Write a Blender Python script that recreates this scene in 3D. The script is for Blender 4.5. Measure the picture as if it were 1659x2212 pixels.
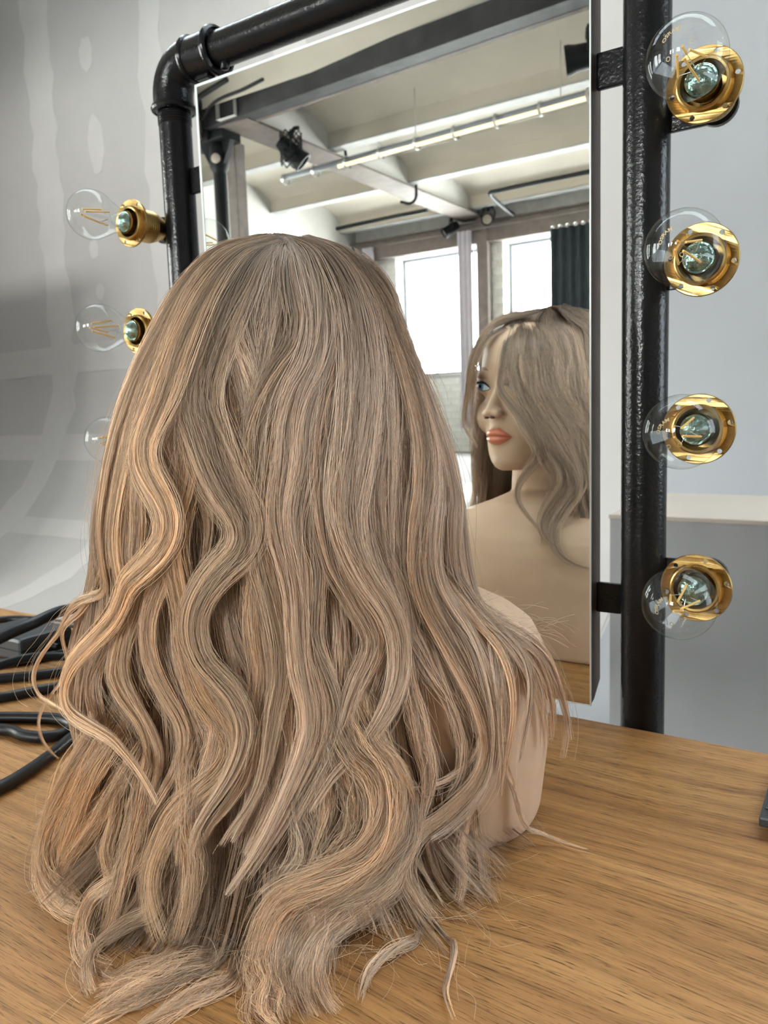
import bpy, bmesh, math, random
import numpy as np
from mathutils import Vector, Matrix, geometry

random.seed(7)
rng = np.random.default_rng(11)
SC = bpy.context.scene
COL = SC.collection
for o in list(bpy.data.objects):
    bpy.data.objects.remove(o)

# ------------------------------------------------------------------ camera
YAW, PITCH, ROLL = math.radians(33.576), math.radians(7.176), math.radians(-1.9187)
CAM_Z = 0.3152
cam_data = bpy.data.cameras.new('camera')
cam_data.sensor_fit = 'VERTICAL'
cam_data.sensor_height = 24.0
cam_data.lens = 24.0 * 1704.08 / 2212.0
cam_data.clip_start = 0.01
cam_data.clip_end = 100
cam_data.dof.use_dof = True
cam_data.dof.focus_distance = 0.50
cam_data.dof.aperture_fstop = 11.0
cam = bpy.data.objects.new('camera', cam_data)
COL.objects.link(cam)
fw = Vector((-math.sin(YAW) * math.cos(PITCH), math.cos(YAW) * math.cos(PITCH), -math.sin(PITCH)))
ri = Vector((math.cos(YAW), math.sin(YAW), 0))
up = ri.cross(fw)
r2 = math.cos(ROLL) * ri + math.sin(ROLL) * up
u2 = -math.sin(ROLL) * ri + math.cos(ROLL) * up
cam.matrix_world = Matrix(((r2.x, u2.x, -fw.x, 0), (r2.y, u2.y, -fw.y, 0), (r2.z, u2.z, -fw.z, CAM_Z), (0, 0, 0, 1)))
SC.camera = cam

# ------------------------------------------------------------------ light
SC.view_settings.view_transform = 'Standard'
SC.view_settings.look = 'None'
SC.view_settings.gamma = 1.0
SC.view_settings.use_curve_mapping = False
SC.view_settings.exposure = 1.07
try:
    SC.cycles.use_denoising = True
    SC.cycles.max_bounces = 5
    SC.cycles.diffuse_bounces = 3
    SC.cycles.glossy_bounces = 4
    SC.cycles.transmission_bounces = 4
    SC.cycles.use_adaptive_sampling = True
    SC.cycles.use_light_tree = False
    SC.cycles.adaptive_threshold = 0.15
    SC.cycles.transparent_max_bounces = 16
    SC.cycles.caustics_reflective = True
    SC.cycles.caustics_refractive = False
    SC.cycles.sample_clamp_indirect = 5.0
    SC.cycles.blur_glossy = 0.6
    SC.cycles_curves.shape = 'RIBBONS'
    SC.cycles_curves.subdivisions = 2
except Exception:
    pass

world = bpy.data.worlds.new('sky')
SC.world = world
world.use_nodes = True
wb = world.node_tree.nodes['Background']
wb.inputs['Color'].default_value = (0.86, 0.93, 1.0, 1)
wb.inputs['Strength'].default_value = 3.0

FLOOR_Z = -0.75
WIN_Y = -7.10            # inner face of the window wall
WALL_L = -6.02           # inner face of the side wall
STUDIO_L = -8.2          # the studio end is wider to the left
STEP_Y = 0.30            # where the side wall steps out
WALL_R = 3.6
CYC_Y = 4.0
WIN_Z0, WIN_Z1 = 0.76, 2.22
WINDOWS = [(-5.42, -4.30), (-3.96, -2.66), (-2.20, -0.92)]
ADDED_SIDE_WINDOWS = [(-2.70, -1.50), (-1.15, 0.05)]      # unseen, added for light in the left wall: y ranges
SIDE_Z0, SIDE_Z1 = 0.10, 2.20
ROOF = (-5.6, 3.0, 1.4, 2.9)                          # unseen rooflight added to brighten the studio end: x0, x1, y0, y1
ROOF_Z = 4.30
def daylight(name, loc, rot, sx, sy, radiance, col):
    ld = bpy.data.lights.new(name, 'AREA')
    ld.shape = 'RECTANGLE'; ld.size = sx; ld.size_y = sy
    ld.energy = radiance * math.pi * sx * sy
    ld.color = col
    lo = bpy.data.objects.new(name, ld); COL.objects.link(lo)
    lo.location = loc; lo.rotation_euler = rot
for xa, xb in WINDOWS:
    daylight('window_daylight', ((xa + xb) / 2, WIN_Y - 0.42, (WIN_Z0 + WIN_Z1) / 2), (math.pi / 2, 0, 0), xb - xa, WIN_Z1 - WIN_Z0, 30.0, (1.0, 0.98, 0.95))
for ya, yb in ADDED_SIDE_WINDOWS:
    daylight('window_daylight', (WALL_L - 0.36, (ya + yb) / 2, (SIDE_Z0 + SIDE_Z1) / 2), (math.pi / 2, 0, -math.pi / 2), yb - ya, SIDE_Z1 - SIDE_Z0, 8.0, (1.0, 0.95, 0.87))  # fill light through the added side windows
ADDED_RIGHT_WINDOW = (1.20, 3.10, 0.0, 2.2)                 # unseen, added for light beside the studio end: y0, y1, z0, z1
daylight('window_daylight', (WALL_R + 0.36, sum(ADDED_RIGHT_WINDOW[:2]) / 2, sum(ADDED_RIGHT_WINDOW[2:]) / 2), (math.pi / 2, 0, math.pi / 2), 1.9, 2.2, 1.6, (0.84, 0.92, 1.0))  # fill light through the added right-hand window
daylight('added_roof_fill', ((ROOF[0] + ROOF[1]) / 2, (ROOF[2] + ROOF[3]) / 2, ROOF_Z + 0.25), (0, 0, 0), ROOF[1] - ROOF[0], ROOF[3] - ROOF[2], 2.1, (0.92, 0.96, 1.0))  # fill light through the added rooflight

sun = bpy.data.lights.new('sun', 'SUN')
sun.energy = 12.0
sun.angle = math.radians(0.6)
sun.color = (1.0, 0.93, 0.82)
suno = bpy.data.objects.new('sun', sun)
COL.objects.link(suno)
suno.rotation_euler = Vector((-0.35, 3.64, -1.75)).to_track_quat('-Z', 'Y').to_euler()
suno.location = (-6, -12, 6)

# ------------------------------------------------------------------ helpers
def link(o, parent=None):
    COL.objects.link(o)
    if parent is not None:
        o.parent = parent
    return o

def tag(o, label=None, cat=None, group=None, kind=None):
    if label: o['label'] = label
    if cat: o['category'] = cat
    if group: o['group'] = group
    if kind: o['kind'] = kind
    return o

def empty(name, label=None, cat=None, loc=(0, 0, 0), group=None, kind=None):
    o = bpy.data.objects.new(name, None)
    COL.objects.link(o)
    o.location = loc
    o.empty_display_size = 0.05
    return tag(o, label, cat, group, kind)

def mesh_obj(name, verts, faces, mat, parent=None, smooth=False):
    me = bpy.data.meshes.new(name)
    me.from_pydata([tuple(v) for v in verts], [], [tuple(f) for f in faces])
    me.validate()
    if smooth:
        me.polygons.foreach_set('use_smooth', [True] * len(me.polygons))
    if mat: me.materials.append(mat)
    me.update()
    return link(bpy.data.objects.new(name, me), parent)

def bm_obj(name, bm, mat, parent=None, smooth=False):
    me = bpy.data.meshes.new(name)
    bmesh.ops.recalc_face_normals(bm, faces=bm.faces)
    bm.to_mesh(me); bm.free()
    if smooth:
        me.polygons.foreach_set('use_smooth', [True] * len(me.polygons))
    if mat: me.materials.append(mat)
    return link(bpy.data.objects.new(name, me), parent)

def add_box(bm, x0, x1, y0, y1, z0, z1, bevel=0.0, seg=2):
    r = bmesh.ops.create_cube(bm, size=1.0)
    vs = r['verts']
    bmesh.ops.scale(bm, vec=(x1 - x0, y1 - y0, z1 - z0), verts=vs)
    bmesh.ops.translate(bm, vec=((x0 + x1) / 2, (y0 + y1) / 2, (z0 + z1) / 2), verts=vs)
    if bevel > 0:
        es = list({e for v in vs for e in v.link_edges})
        bmesh.ops.bevel(bm, geom=es, offset=bevel, segments=seg, affect='EDGES', profile=0.5)
    return bm

def box(name, x0, x1, y0, y1, z0, z1, mat, parent=None, bevel=0.0, seg=2):
    bm = bmesh.new()
    add_box(bm, x0, x1, y0, y1, z0, z1, bevel, seg)
    return bm_obj(name, bm, mat, parent, smooth=False)

def frame_of(d):
    d = Vector(d).normalized()
    a = Vector((0, 0, 1)) if abs(d.z) < 0.9 else Vector((1, 0, 0))
    u = d.cross(a).normalized()
    return d, u, d.cross(u).normalized()

def lathe_mesh(profile, origin, axis, seg=48, close=False):
    """profile: list of (radius, height along axis)."""
    d, u, v = frame_of(axis)
    o = Vector(origin)
    verts, faces = [], []
    for r, h in profile:
        for k in range(seg):
            a = 2 * math.pi * k / seg
            verts.append(o + d * h + (u * math.cos(a) + v * math.sin(a)) * r)
    n = len(profile)
    for i in range(n - 1):
        for k in range(seg):
            k2 = (k + 1) % seg
            faces.append((i * seg + k, i * seg + k2, (i + 1) * seg + k2, (i + 1) * seg + k))
    if close:
        faces.append(tuple(range(seg))[::-1])
        faces.append(tuple((n - 1) * seg + k for k in range(seg)))
    return verts, faces

def lathe(name, profile, origin, axis, mat, parent=None, seg=48, close=False, smooth=True, auto=True):
    v, f = lathe_mesh(profile, origin, axis, seg, close)
    o = mesh_obj(name, v, f, mat, parent, smooth)
    if auto:
        sharp(o)
    return o

def sharp(o, ang=35):
    """mark hard edges so that smooth shading keeps crisp rims"""
    bm = bmesh.new(); bm.from_mesh(o.data)
    bmesh.ops.recalc_face_normals(bm, faces=bm.faces)
    lim = math.radians(ang)
    for e in bm.edges:
        if len(e.link_faces) == 2:
            e.smooth = e.calc_face_angle(0) < lim
    bm.to_mesh(o.data); bm.free()

def catmull(pts, n):
    p = np.asarray(pts, float)
    p = np.vstack([2 * p[0] - p[1], p, 2 * p[-1] - p[-2]])
    m = len(p) - 3
    seg = np.linalg.norm(p[2:-1] - p[1:-2], axis=1)
    cum = np.concatenate([[0], np.cumsum(seg)])
    t = np.linspace(0, cum[-1], n)
    i = np.clip(np.searchsorted(cum, t, side='right') - 1, 0, m - 1)
    u = ((t - cum[i]) / np.maximum(seg[i], 1e-9))[:, None]
    p0, p1, p2, p3 = p[i], p[i + 1], p[i + 2], p[i + 3]
    return 0.5 * (2 * p1 + (p2 - p0) * u + (2 * p0 - 5 * p1 + 4 * p2 - p3) * u ** 2 + (3 * p1 - p0 - 3 * p2 + p3) * u ** 3)

def tube_mesh(pts, rad, seg=12, caps=True):
    P = np.asarray(pts, float)
    n = len(P)
    T = np.gradient(P, axis=0); T /= np.linalg.norm(T, axis=1)[:, None] + 1e-12
    ref = np.array([0, 0, 1.0]) if abs(T[0, 2]) < 0.9 else np.array([1.0, 0, 0])
    U = np.zeros_like(P)
    u = np.cross(T[0], ref); u /= np.linalg.norm(u)
    for i in range(n):
        u = u - T[i] * (u @ T[i]); u /= np.linalg.norm(u) + 1e-12
        U[i] = u
    V = np.cross(T, U)
    R = np.broadcast_to(np.asarray(rad, float), (n,))
    a = np.linspace(0, 2 * np.pi, seg, endpoint=False)
    ring = P[:, None, :] + R[:, None, None] * (np.cos(a)[None, :, None] * U[:, None, :] + np.sin(a)[None, :, None] * V[:, None, :])
    verts = ring.reshape(-1, 3)
    faces = []
    for i in range(n - 1):
        for k in range(seg):
            k2 = (k + 1) % seg
            faces.append((i * seg + k, i * seg + k2, (i + 1) * seg + k2, (i + 1) * seg + k))
    if caps:
        faces.append(tuple(range(seg))[::-1])
        faces.append(tuple((n - 1) * seg + k for k in range(seg)))
    return verts, faces

def tube(name, pts, rad, mat, parent=None, seg=12, n=None):
    P = catmull(pts, n) if n else pts
    v, f = tube_mesh(P, rad, seg)
    o = mesh_obj(name, v, f, mat, parent, True)
    sharp(o, 50)
    return o

# ------------------------------------------------------------------ materials
def new_mat(name):
    m = bpy.data.materials.new(name)
    m.use_nodes = True
    nt = m.node_tree
    return m, nt, nt.nodes['Principled BSDF'], nt.nodes['Material Output']

def nod(nt, typ, **kw):
    n = nt.nodes.new(typ)
    for k, v in kw.items():
        setattr(n, k, v)
    return n

def ramp(nt, fac, stops, interp='LINEAR'):
    r = nod(nt, 'ShaderNodeValToRGB')
    r.color_ramp.interpolation = interp
    els = r.color_ramp.elements
    while len(els) > 1: els.remove(els[-1])
    els[0].position, els[0].color = stops[0][0], (*stops[0][1], 1)
    for p, c in stops[1:]:
        e = els.new(p); e.color = (*c, 1)
    nt.links.new(fac, r.inputs['Fac'])
    return r.outputs['Color']

def coords(nt, scale=(1, 1, 1), rot=(0, 0, 0), src='Object'):
    tc = nod(nt, 'ShaderNodeTexCoord')
    mp = nod(nt, 'ShaderNodeMapping')
    mp.inputs['Scale'].default_value = scale
    mp.inputs['Rotation'].default_value = rot
    nt.links.new(tc.outputs[src], mp.inputs['Vector'])
    return mp.outputs['Vector']

def noise(nt, vec, scale, detail=4, rough=0.5, dist=0.0):
    n = nod(nt, 'ShaderNodeTexNoise')
    n.inputs['Scale'].default_value = scale
    n.inputs['Detail'].default_value = detail
    n.inputs['Roughness'].default_value = rough
    n.inputs['Distortion'].default_value = dist
    if vec is not None: nt.links.new(vec, n.inputs['Vector'])
    return n

def bump(nt, bsdf, height, strength=0.2, dist=0.01):
    b = nod(nt, 'ShaderNodeBump')
    b.inputs['Strength'].default_value = strength
    b.inputs['Distance'].default_value = dist
    nt.links.new(height, b.inputs['Height'])
    nt.links.new(b.outputs['Normal'], bsdf.inputs['Normal'])

def simple(name, col, rough=0.5, metal=0.0, spec=0.5, nscale=0, namt=0.1, bscale=0, bstr=0.15, bdist=0.002, coat=0.0):
    m, nt, b, out = new_mat(name)
    b.inputs['Base Color'].default_value = (*col, 1)
    b.inputs['Roughness'].default_value = rough
    b.inputs['Metallic'].default_value = metal
    b.inputs['Specular IOR Level'].default_value = spec
    b.inputs['Coat Weight'].default_value = coat
    vec = coords(nt)
    if nscale:
        n = noise(nt, vec, nscale, 5, 0.6)
        lo = tuple(c * (1 - namt) for c in col); hi = tuple(min(1, c * (1 + namt)) for c in col)
        nt.links.new(ramp(nt, n.outputs['Fac'], [(0.3, lo), (0.7, hi)]), b.inputs['Base Color'])
    if bscale:
        n2 = noise(nt, vec, bscale, 3, 0.5)
        bump(nt, b, n2.outputs['Fac'], bstr, bdist)
    return m

M = {}
M['board'] = simple('plasterboard_grey', (0.415, 0.388, 0.362), 0.85, nscale=1.2, namt=0.05, bscale=60, bstr=0.05)
M['filler'] = simple('joint_filler', (0.485, 0.455, 0.425), 0.8, nscale=3.0, namt=0.04, bscale=30, bstr=0.08)
M['cycwhite'] = simple('painted_studio_floor', (0.285, 0.283, 0.285), 0.7, nscale=1.5, namt=0.04)
M['plaster'] = simple('white_plaster_wall', (0.52, 0.51, 0.49), 0.85, nscale=2.0, namt=0.06, bscale=18, bstr=0.15, bdist=0.01)
M['vault'] = simple('cream_painted_vault', (0.52, 0.475, 0.405), 0.85, nscale=1.6, namt=0.06, bscale=25, bstr=0.1, bdist=0.01)
M['brick'] = simple('white_painted_brick', (0.78, 0.77, 0.74), 0.8, nscale=9, namt=0.10, bscale=40, bstr=0.35, bdist=0.006)
M['mortar'] = simple('painted_mortar', (0.66, 0.65, 0.62), 0.9, nscale=12, namt=0.1)
M['beam_dark'] = simple('dark_painted_steel', (0.030, 0.030, 0.034), 0.6, nscale=5, namt=0.5, bscale=14, bstr=0.25, bdist=0.01)
M['beam_rust'] = simple('brown_worn_steel', (0.135, 0.105, 0.092), 0.65, nscale=7, namt=0.25, bscale=20, bstr=0.2, bdist=0.006)
M['joist'] = simple('grey_painted_joist', (0.42, 0.42, 0.41), 0.7, nscale=6, namt=0.15)
M['timber'] = simple('weathered_timber', (0.19, 0.16, 0.145), 0.8, nscale=8, namt=0.2, bscale=25, bstr=0.25, bdist=0.006)
M['frame_steel'] = simple('grey_window_steel', (0.23, 0.25, 0.28), 0.55, nscale=6, namt=0.12)
M['blackmetal'] = simple('matt_black_metal', (0.010, 0.011, 0.013), 0.55, spec=0.2, nscale=12, namt=0.2)
M['rubber'] = simple('black_cable_rubber', (0.008, 0.009, 0.011), 0.40, spec=0.28, nscale=40, namt=0.2, bscale=300, bstr=0.1, bdist=0.0005)
M['curtain_light'] = simple('pale_lilac_curtain', (0.66, 0.62, 0.68), 0.85, nscale=10, namt=0.06)
M['curtain_dark'] = simple('charcoal_curtain', (0.035, 0.045, 0.055), 0.85, nscale=10, namt=0.2)
M['whitebox'] = simple('beige_painted_board', (0.40, 0.345, 0.29), 0.7, nscale=3, namt=0.05, bscale=40, bstr=0.05)
M['plinthside'] = simple('shaded_plinth_side', (0.29, 0.285, 0.29), 0.7, nscale=3, namt=0.06, bscale=40, bstr=0.05)  # plinth front and sides coloured darker for shade than the lit top
M['shade_flat'] = simple('brown_shade_flat', (0.34, 0.19, 0.09), 0.7, nscale=4, namt=0.2)
M['slate'] = simple('dark_slate_plastic', (0.022, 0.027, 0.032), 0.42, nscale=20, namt=0.15)
M['mdf'] = simple('dark_brown_backing_board', (0.070, 0.041, 0.027), 0.55, nscale=30, namt=0.25, bscale=200, bstr=0.1, bdist=0.0006)
M['edge'] = simple('lit_polished_glass_edge', (0.88, 0.97, 0.98), 0.25, spec=0.8, nscale=8, namt=0.03)  # near-white colour stands for light caught by the glass edge

# black gloss paint with orange peel
m, nt, b, out = new_mat('black_gloss_paint')
v = coords(nt)
b.inputs['Base Color'].default_value = (0.010, 0.0105, 0.012, 1)
b.inputs['Roughness'].default_value = 0.20
b.inputs['Specular IOR Level'].default_value = 0.26
n1 = noise(nt, v, 330, 2, 0.5); n2 = noise(nt, v, 90, 2, 0.5)
mx = nod(nt, 'ShaderNodeMath', operation='ADD')
nt.links.new(n1.outputs['Fac'], mx.inputs[0]); nt.links.new(n2.outputs['Fac'], mx.inputs[1])
bump(nt, b, mx.outputs[0], 0.30, 0.0012)
M['pipe'] = m

# brass
m, nt, b, out = new_mat('polished_brass')
v = coords(nt)
n1 = noise(nt, v, 60, 4, 0.6)
nt.links.new(ramp(nt, n1.outputs['Fac'], [(0.35, (0.38, 0.245, 0.085)), (0.7, (0.58, 0.405, 0.165))]), b.inputs['Base Color'])
b.inputs['Metallic'].default_value = 1.0
nt.links.new(ramp(nt, n1.outputs['Fac'], [(0.3, (0.26,) * 3), (0.75, (0.44,) * 3)]), b.inputs['Roughness'])
M['brass'] = m

# thin clear bulb glass: see-through with fresnel reflections and a thicker-looking rim
m, nt, b, out = new_mat('clear_bulb_glass')
nt.nodes.remove(b)
lw = nod(nt, 'ShaderNodeLayerWeight'); lw.inputs['Blend'].default_value = 0.5
tcol = ramp(nt, lw.outputs['Facing'], [(0.0, (0.985, 0.99, 0.99)), (0.75, (0.96, 0.975, 0.97)), (0.90, (0.80, 0.84, 0.84)), (1.0, (0.48, 0.56, 0.56))])
tr = nod(nt, 'ShaderNodeBsdfTransparent'); nt.links.new(tcol, tr.inputs['Color'])
gl = nod(nt, 'ShaderNodeBsdfGlossy'); gl.inputs['Roughness'].default_value = 0.015
fcur = ramp(nt, lw.outputs['Facing'], [(0.0, (0.035,) * 3), (0.6, (0.05,) * 3), (0.85, (0.14,) * 3), (1.0, (0.55,) * 3)])
mxs = nod(nt, 'ShaderNodeMixShader')
nt.links.new(fcur, mxs.inputs['Fac']); nt.links.new(tr.outputs[0], mxs.inputs[1]); nt.links.new(gl.outputs[0], mxs.inputs[2])
nt.links.new(mxs.outputs[0], out.inputs['Surface'])
M['bulbglass'] = m

# window glass
m, nt, b, out = new_mat('window_glass')
nt.nodes.remove(b)
tr = nod(nt, 'ShaderNodeBsdfTransparent'); tr.inputs['Color'].default_value = (0.96, 0.985, 0.98, 1)
gl = nod(nt, 'ShaderNodeBsdfGlossy'); gl.inputs['Roughness'].default_value = 0.02
mxs = nod(nt, 'ShaderNodeMixShader'); mxs.inputs['Fac'].default_value = 0.06
nt.links.new(tr.outputs[0], mxs.inputs[1]); nt.links.new(gl.outputs[0], mxs.inputs[2])
nt.links.new(mxs.outputs[0], out.inputs['Surface'])
M['glass'] = m

# mirror
m, nt, b, out = new_mat('mirror_silver')
b.inputs['Base Color'].default_value = (0.90, 0.93, 0.915, 1)
b.inputs['Metallic'].default_value = 1.0
b.inputs['Roughness'].default_value = 0.0
M['mirror'] = m

M['filament'] = simple('yellow_led_filament', (0.86, 0.53, 0.14), 0.5)
M['print'] = simple('gold_bulb_print', (0.52, 0.40, 0.20), 0.5)
M['teal_foil'] = simple('greenish_silver_cup', (0.24, 0.36, 0.33), 0.16, metal=1.0, nscale=150, namt=0.5, bscale=250, bstr=0.8, bdist=0.002)
M['wire'] = simple('thin_steel_wire', (0.6, 0.6, 0.6), 0.3, metal=1.0)

m, nt, b, out = new_mat('warm_lamp_strip')
b.inputs['Base Color'].default_value = (1, 0.85, 0.6, 1)
b.inputs['Emission Color'].default_value = (1.0, 0.74, 0.40, 1)
b.inputs['Emission Strength'].default_value = 0.7
M['warm'] = m

# oak table top: grain runs along X
m, nt, b, out = new_mat('oiled_oak_veneer')
tc = nod(nt, 'ShaderNodeTexCoord')
# slow bending of the grain
mpw = nod(nt, 'ShaderNodeMapping'); mpw.inputs['Scale'].default_value = (1.6, 5.0, 1.0)
nt.links.new(tc.outputs['Object'], mpw.inputs['Vector'])
nw = noise(nt, mpw.outputs['Vector'], 1.0, 2, 0.5)
sub = nod(nt, 'ShaderNodeVectorMath', operation='SUBTRACT'); sub.inputs[1].default_value = (0.5, 0.5, 0.5)
nt.links.new(nw.outputs['Color'], sub.inputs[0])
mul = nod(nt, 'ShaderNodeVectorMath', operation='MULTIPLY'); mul.inputs[1].default_value = (0.0, 0.10, 0.0)
nt.links.new(sub.outputs[0], mul.inputs[0])
addv = nod(nt, 'ShaderNodeVectorMath', operation='ADD')
nt.links.new(tc.outputs['Object'], addv.inputs[0]); nt.links.new(mul.outputs[0], addv.inputs[1])
def stretched(sx, sy, scale, detail, rough=0.55, dist=0.0):
    mp = nod(nt, 'ShaderNodeMapping'); mp.inputs['Scale'].default_value = (sx, sy, 1)
    nt.links.new(addv.outputs[0], mp.inputs['Vector'])
    return noise(nt, mp.outputs['Vector'], scale, detail, rough, dist)
g_broad = stretched(1.2, 16, 2.0, 4, 0.6)
g_mid = stretched(4.0, 300, 1.5, 5, 0.68)
g_pore = stretched(32.0, 1000, 1.3, 3, 0.65)
wv = nod(nt, 'ShaderNodeTexWave', wave_type='BANDS', bands_direction='Y', wave_profile='SIN')
mpv = nod(nt, 'ShaderNodeMapping'); mpv.inputs['Scale'].default_value = (0.6, 9.0, 1)
nt.links.new(addv.outputs[0], mpv.inputs['Vector']); nt.links.new(mpv.outputs['Vector'], wv.inputs['Vector'])
wv.inputs['Scale'].default_value = 1.6; wv.inputs['Distortion'].default_value = 5.0; wv.inputs['Detail'].default_value = 3.0; wv.inputs['Detail Scale'].default_value = 0.8
c1 = ramp(nt, g_broad.outputs['Fac'], [(0.28, (0.325, 0.152, 0.048)), (0.5, (0.435, 0.222, 0.077)), (0.75, (0.53, 0.29, 0.11))])
c2 = ramp(nt, g_mid.outputs['Fac'], [(0.32, (0.52, 0.47, 0.42)), (0.46, (0.95, 0.94, 0.93)), (0.60, (1.05, 1.04, 1.03)), (0.75, (1.22, 1.19, 1.13))])
c3 = ramp(nt, g_pore.outputs['Fac'], [(0.36, (0.30, 0.25, 0.20)), (0.455, (1, 1, 1)), (0.62, (1, 1, 1)), (0.72, (1.30, 1.26, 1.18))])
c4 = ramp(nt, wv.outputs['Fac'], [(0.0, (0.80, 0.78, 0.75)), (0.4, (1, 1, 1))])
def mulc(a, bcol):
    mm = nod(nt, 'ShaderNodeMix', data_type='RGBA', blend_type='MULTIPLY')
    mm.inputs['Factor'].default_value = 1.0
    nt.links.new(a, mm.inputs['A']); nt.links.new(bcol, mm.inputs['B'])
    return mm.outputs['Result']
nt.links.new(mulc(mulc(mulc(c1, c2), c3), c4), b.inputs['Base Color'])
b.inputs['Roughness'].default_value = 0.48
b.inputs['Specular IOR Level'].default_value = 0.35
bump(nt, b, g_pore.outputs['Fac'], 0.25, 0.0008)
M['oak'] = m

# mannequin skin: satin plastic
m, nt, b, out = new_mat('mannequin_skin')
v = coords(nt)
n1 = noise(nt, v, 22, 4, 0.6)
nt.links.new(ramp(nt, n1.outputs['Fac'], [(0.3, (0.60, 0.415, 0.285)), (0.7, (0.65, 0.455, 0.32))]), b.inputs['Base Color'])
b.inputs['Roughness'].default_value = 0.52
b.inputs['Specular IOR Level'].default_value = 0.25
b.inputs['Subsurface Weight'].default_value = 0.0
n2 = noise(nt, v, 420, 2, 0.5)
bump(nt, b, n2.outputs['Fac'], 0.04, 0.0006)
M['skin'] = m
M['lips'] = simple('coral_lip_paint', (0.66, 0.20, 0.11), 0.28, nscale=60, namt=0.08, coat=0.4)
M['brow'] = simple('painted_brow', (0.36, 0.13, 0.075), 0.7)
M['lash'] = simple('black_lashes', (0.012, 0.011, 0.012), 0.5)
M['eyewhite'] = simple('glossy_eye_white', (0.55, 0.66, 0.72), 0.12, coat=0.5)
M['iris'] = simple('blue_iris', (0.13, 0.29, 0.42), 0.15, nscale=900, namt=0.4, coat=0.6)
M['pupil'] = simple('black_pupil', (0.006, 0.006, 0.008), 0.1)
M['liner'] = simple('soft_eye_shadow', (0.10, 0.055, 0.045), 0.6)
M['wigcap'] = simple('brown_wig_cap', (0.22, 0.155, 0.115), 0.8, nscale=80, namt=0.3)

# ================================================================== THE ROOM
def struct(o):
    o['kind'] = 'structure'
    return o

struct(box('floor', STUDIO_L - 0.2, WALL_R + 0.2, WIN_Y - 0.2, CYC_Y + 0.2, FLOOR_Z - 0.12, FLOOR_Z, M['cycwhite']))

# --- studio back wall that sweeps into the floor: boards, joints and filler are pieces of their own
COVE_R = 1.6
def cyc_profile(off):
    """(y, z) from the top of the wall down, round the cove and out along the floor, shifted inward by off"""
    pts = [(CYC_Y - off, z) for z in (4.3, 3.2, 2.2, 1.4, FLOOR_Z + COVE_R)]
    cy, cz = CYC_Y - COVE_R, FLOOR_Z + COVE_R
    for k in range(1, 19):
        a = math.pi / 2 * k / 18
        r = COVE_R - off
        pts.append((cy + r * math.cos(a), cz - r * math.sin(a)))
    pts += [(1.9, FLOOR_Z + off), (1.2, FLOOR_Z + off)]
    return pts

def sweep(name, x0, x1, prof, thick, mat, parent, wob=0.0):
    rr = random.Random(round(x0 * 1000))
    verts, faces = [], []
    # outward = away from the room: offset along profile normal
    n = len(prof)
    for i, (y, z) in enumerate(prof):
        ya, za = prof[max(i - 1, 0)]; yb, zb = prof[min(i + 1, n - 1)]
        ty, tz = yb - ya, zb - za
        L = math.hypot(ty, tz); ny, nz = -tz / L, ty / L     # points to +y / down
        a = rr.uniform(-wob, wob); b_ = rr.uniform(-wob, wob)
        verts += [(x0 + a, y, z), (x1 + b_, y, z), (x1 + b_, y + ny * thick, z + nz * thick), (x0 + a, y + ny * thick, z + nz * thick)]
    for i in range(n - 1):
        for k in range(4):
            k2 = (k + 1) % 4
            faces.append((i * 4 + k, i * 4 + k2, (i + 1) * 4 + k2, (i + 1) * 4 + k))
    faces += [(0, 1, 2, 3), tuple(4 * (n - 1) + k for k in (3, 2, 1, 0))]
    o = mesh_obj(name, verts, faces, mat, parent, True)
    sharp(o, 30)
    return o

def refine(prof, step=0.12):
    out = [prof[0]]
    for a, b_ in zip(prof[:-1], prof[1:]):
        L = math.hypot(b_[0] - a[0], b_[1] - a[1]); k = max(1, int(L / step))
        for j in range(1, k + 1):
            out.append((a[0] + (b_[0] - a[0]) * j / k, a[1] + (b_[1] - a[1]) * j / k))
    return out

wall_studio = struct(sweep('wall_studio', STUDIO_L - 0.1, WALL_R + 0.1, cyc_profile(0.0), 0.12, M['board'], None))
P_BOARD, P_FILL = cyc_profile(0.004), refine(cyc_profile(0.0065))
seams = [-6.96, -5.72, -4.46, -3.22, -1.98]
edges_x = [STUDIO_L] + seams + [-1.0]
for a, b_ in zip(edges_x[:-1], edges_x[1:]):
    sweep('plasterboard_panel', a + 0.004, b_ - 0.004, P_BOARD, 0.003, M['board'], wall_studio)
sweep('painted_panel', -0.99, WALL_R, P_BOARD, 0.003, M['cycwhite'], wall_studio)
for s, w in zip(seams, (0.13, 0.16, 0.11, 0.13, 0.12)):
    sweep('joint_filler', s - w, s + w, P_FILL, 0.0022, M['filler'], wall_studio, wob=0.035)
# cross joints in the cove
def cove_pt(a_deg, off):
    a = math.radians(a_deg)
    return (CYC_Y - COVE_R + (COVE_R - off) * math.cos(a), FLOOR_Z + COVE_R - (COVE_R - off) * math.sin(a))
for a0, a1 in ((-3, 5), (23, 31), (50, 56)):
    prof = [cove_pt(a0 + (a1 - a0) * k / 6, 0.0063) if a0 + (a1 - a0) * k / 6 > 0 else
            (CYC_Y - 0.0063, FLOOR_Z + COVE_R - math.radians(a0 + (a1 - a0) * k / 6) * COVE_R) for k in range(7)]
    for xa, xb in ((-6.84, -5.86), (-5.57, -4.56), (-4.36, -3.36)):
        sweep('cross_joint_filler', xa, xb, prof, 0.0018, M['filler'], wall_studio)
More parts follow.
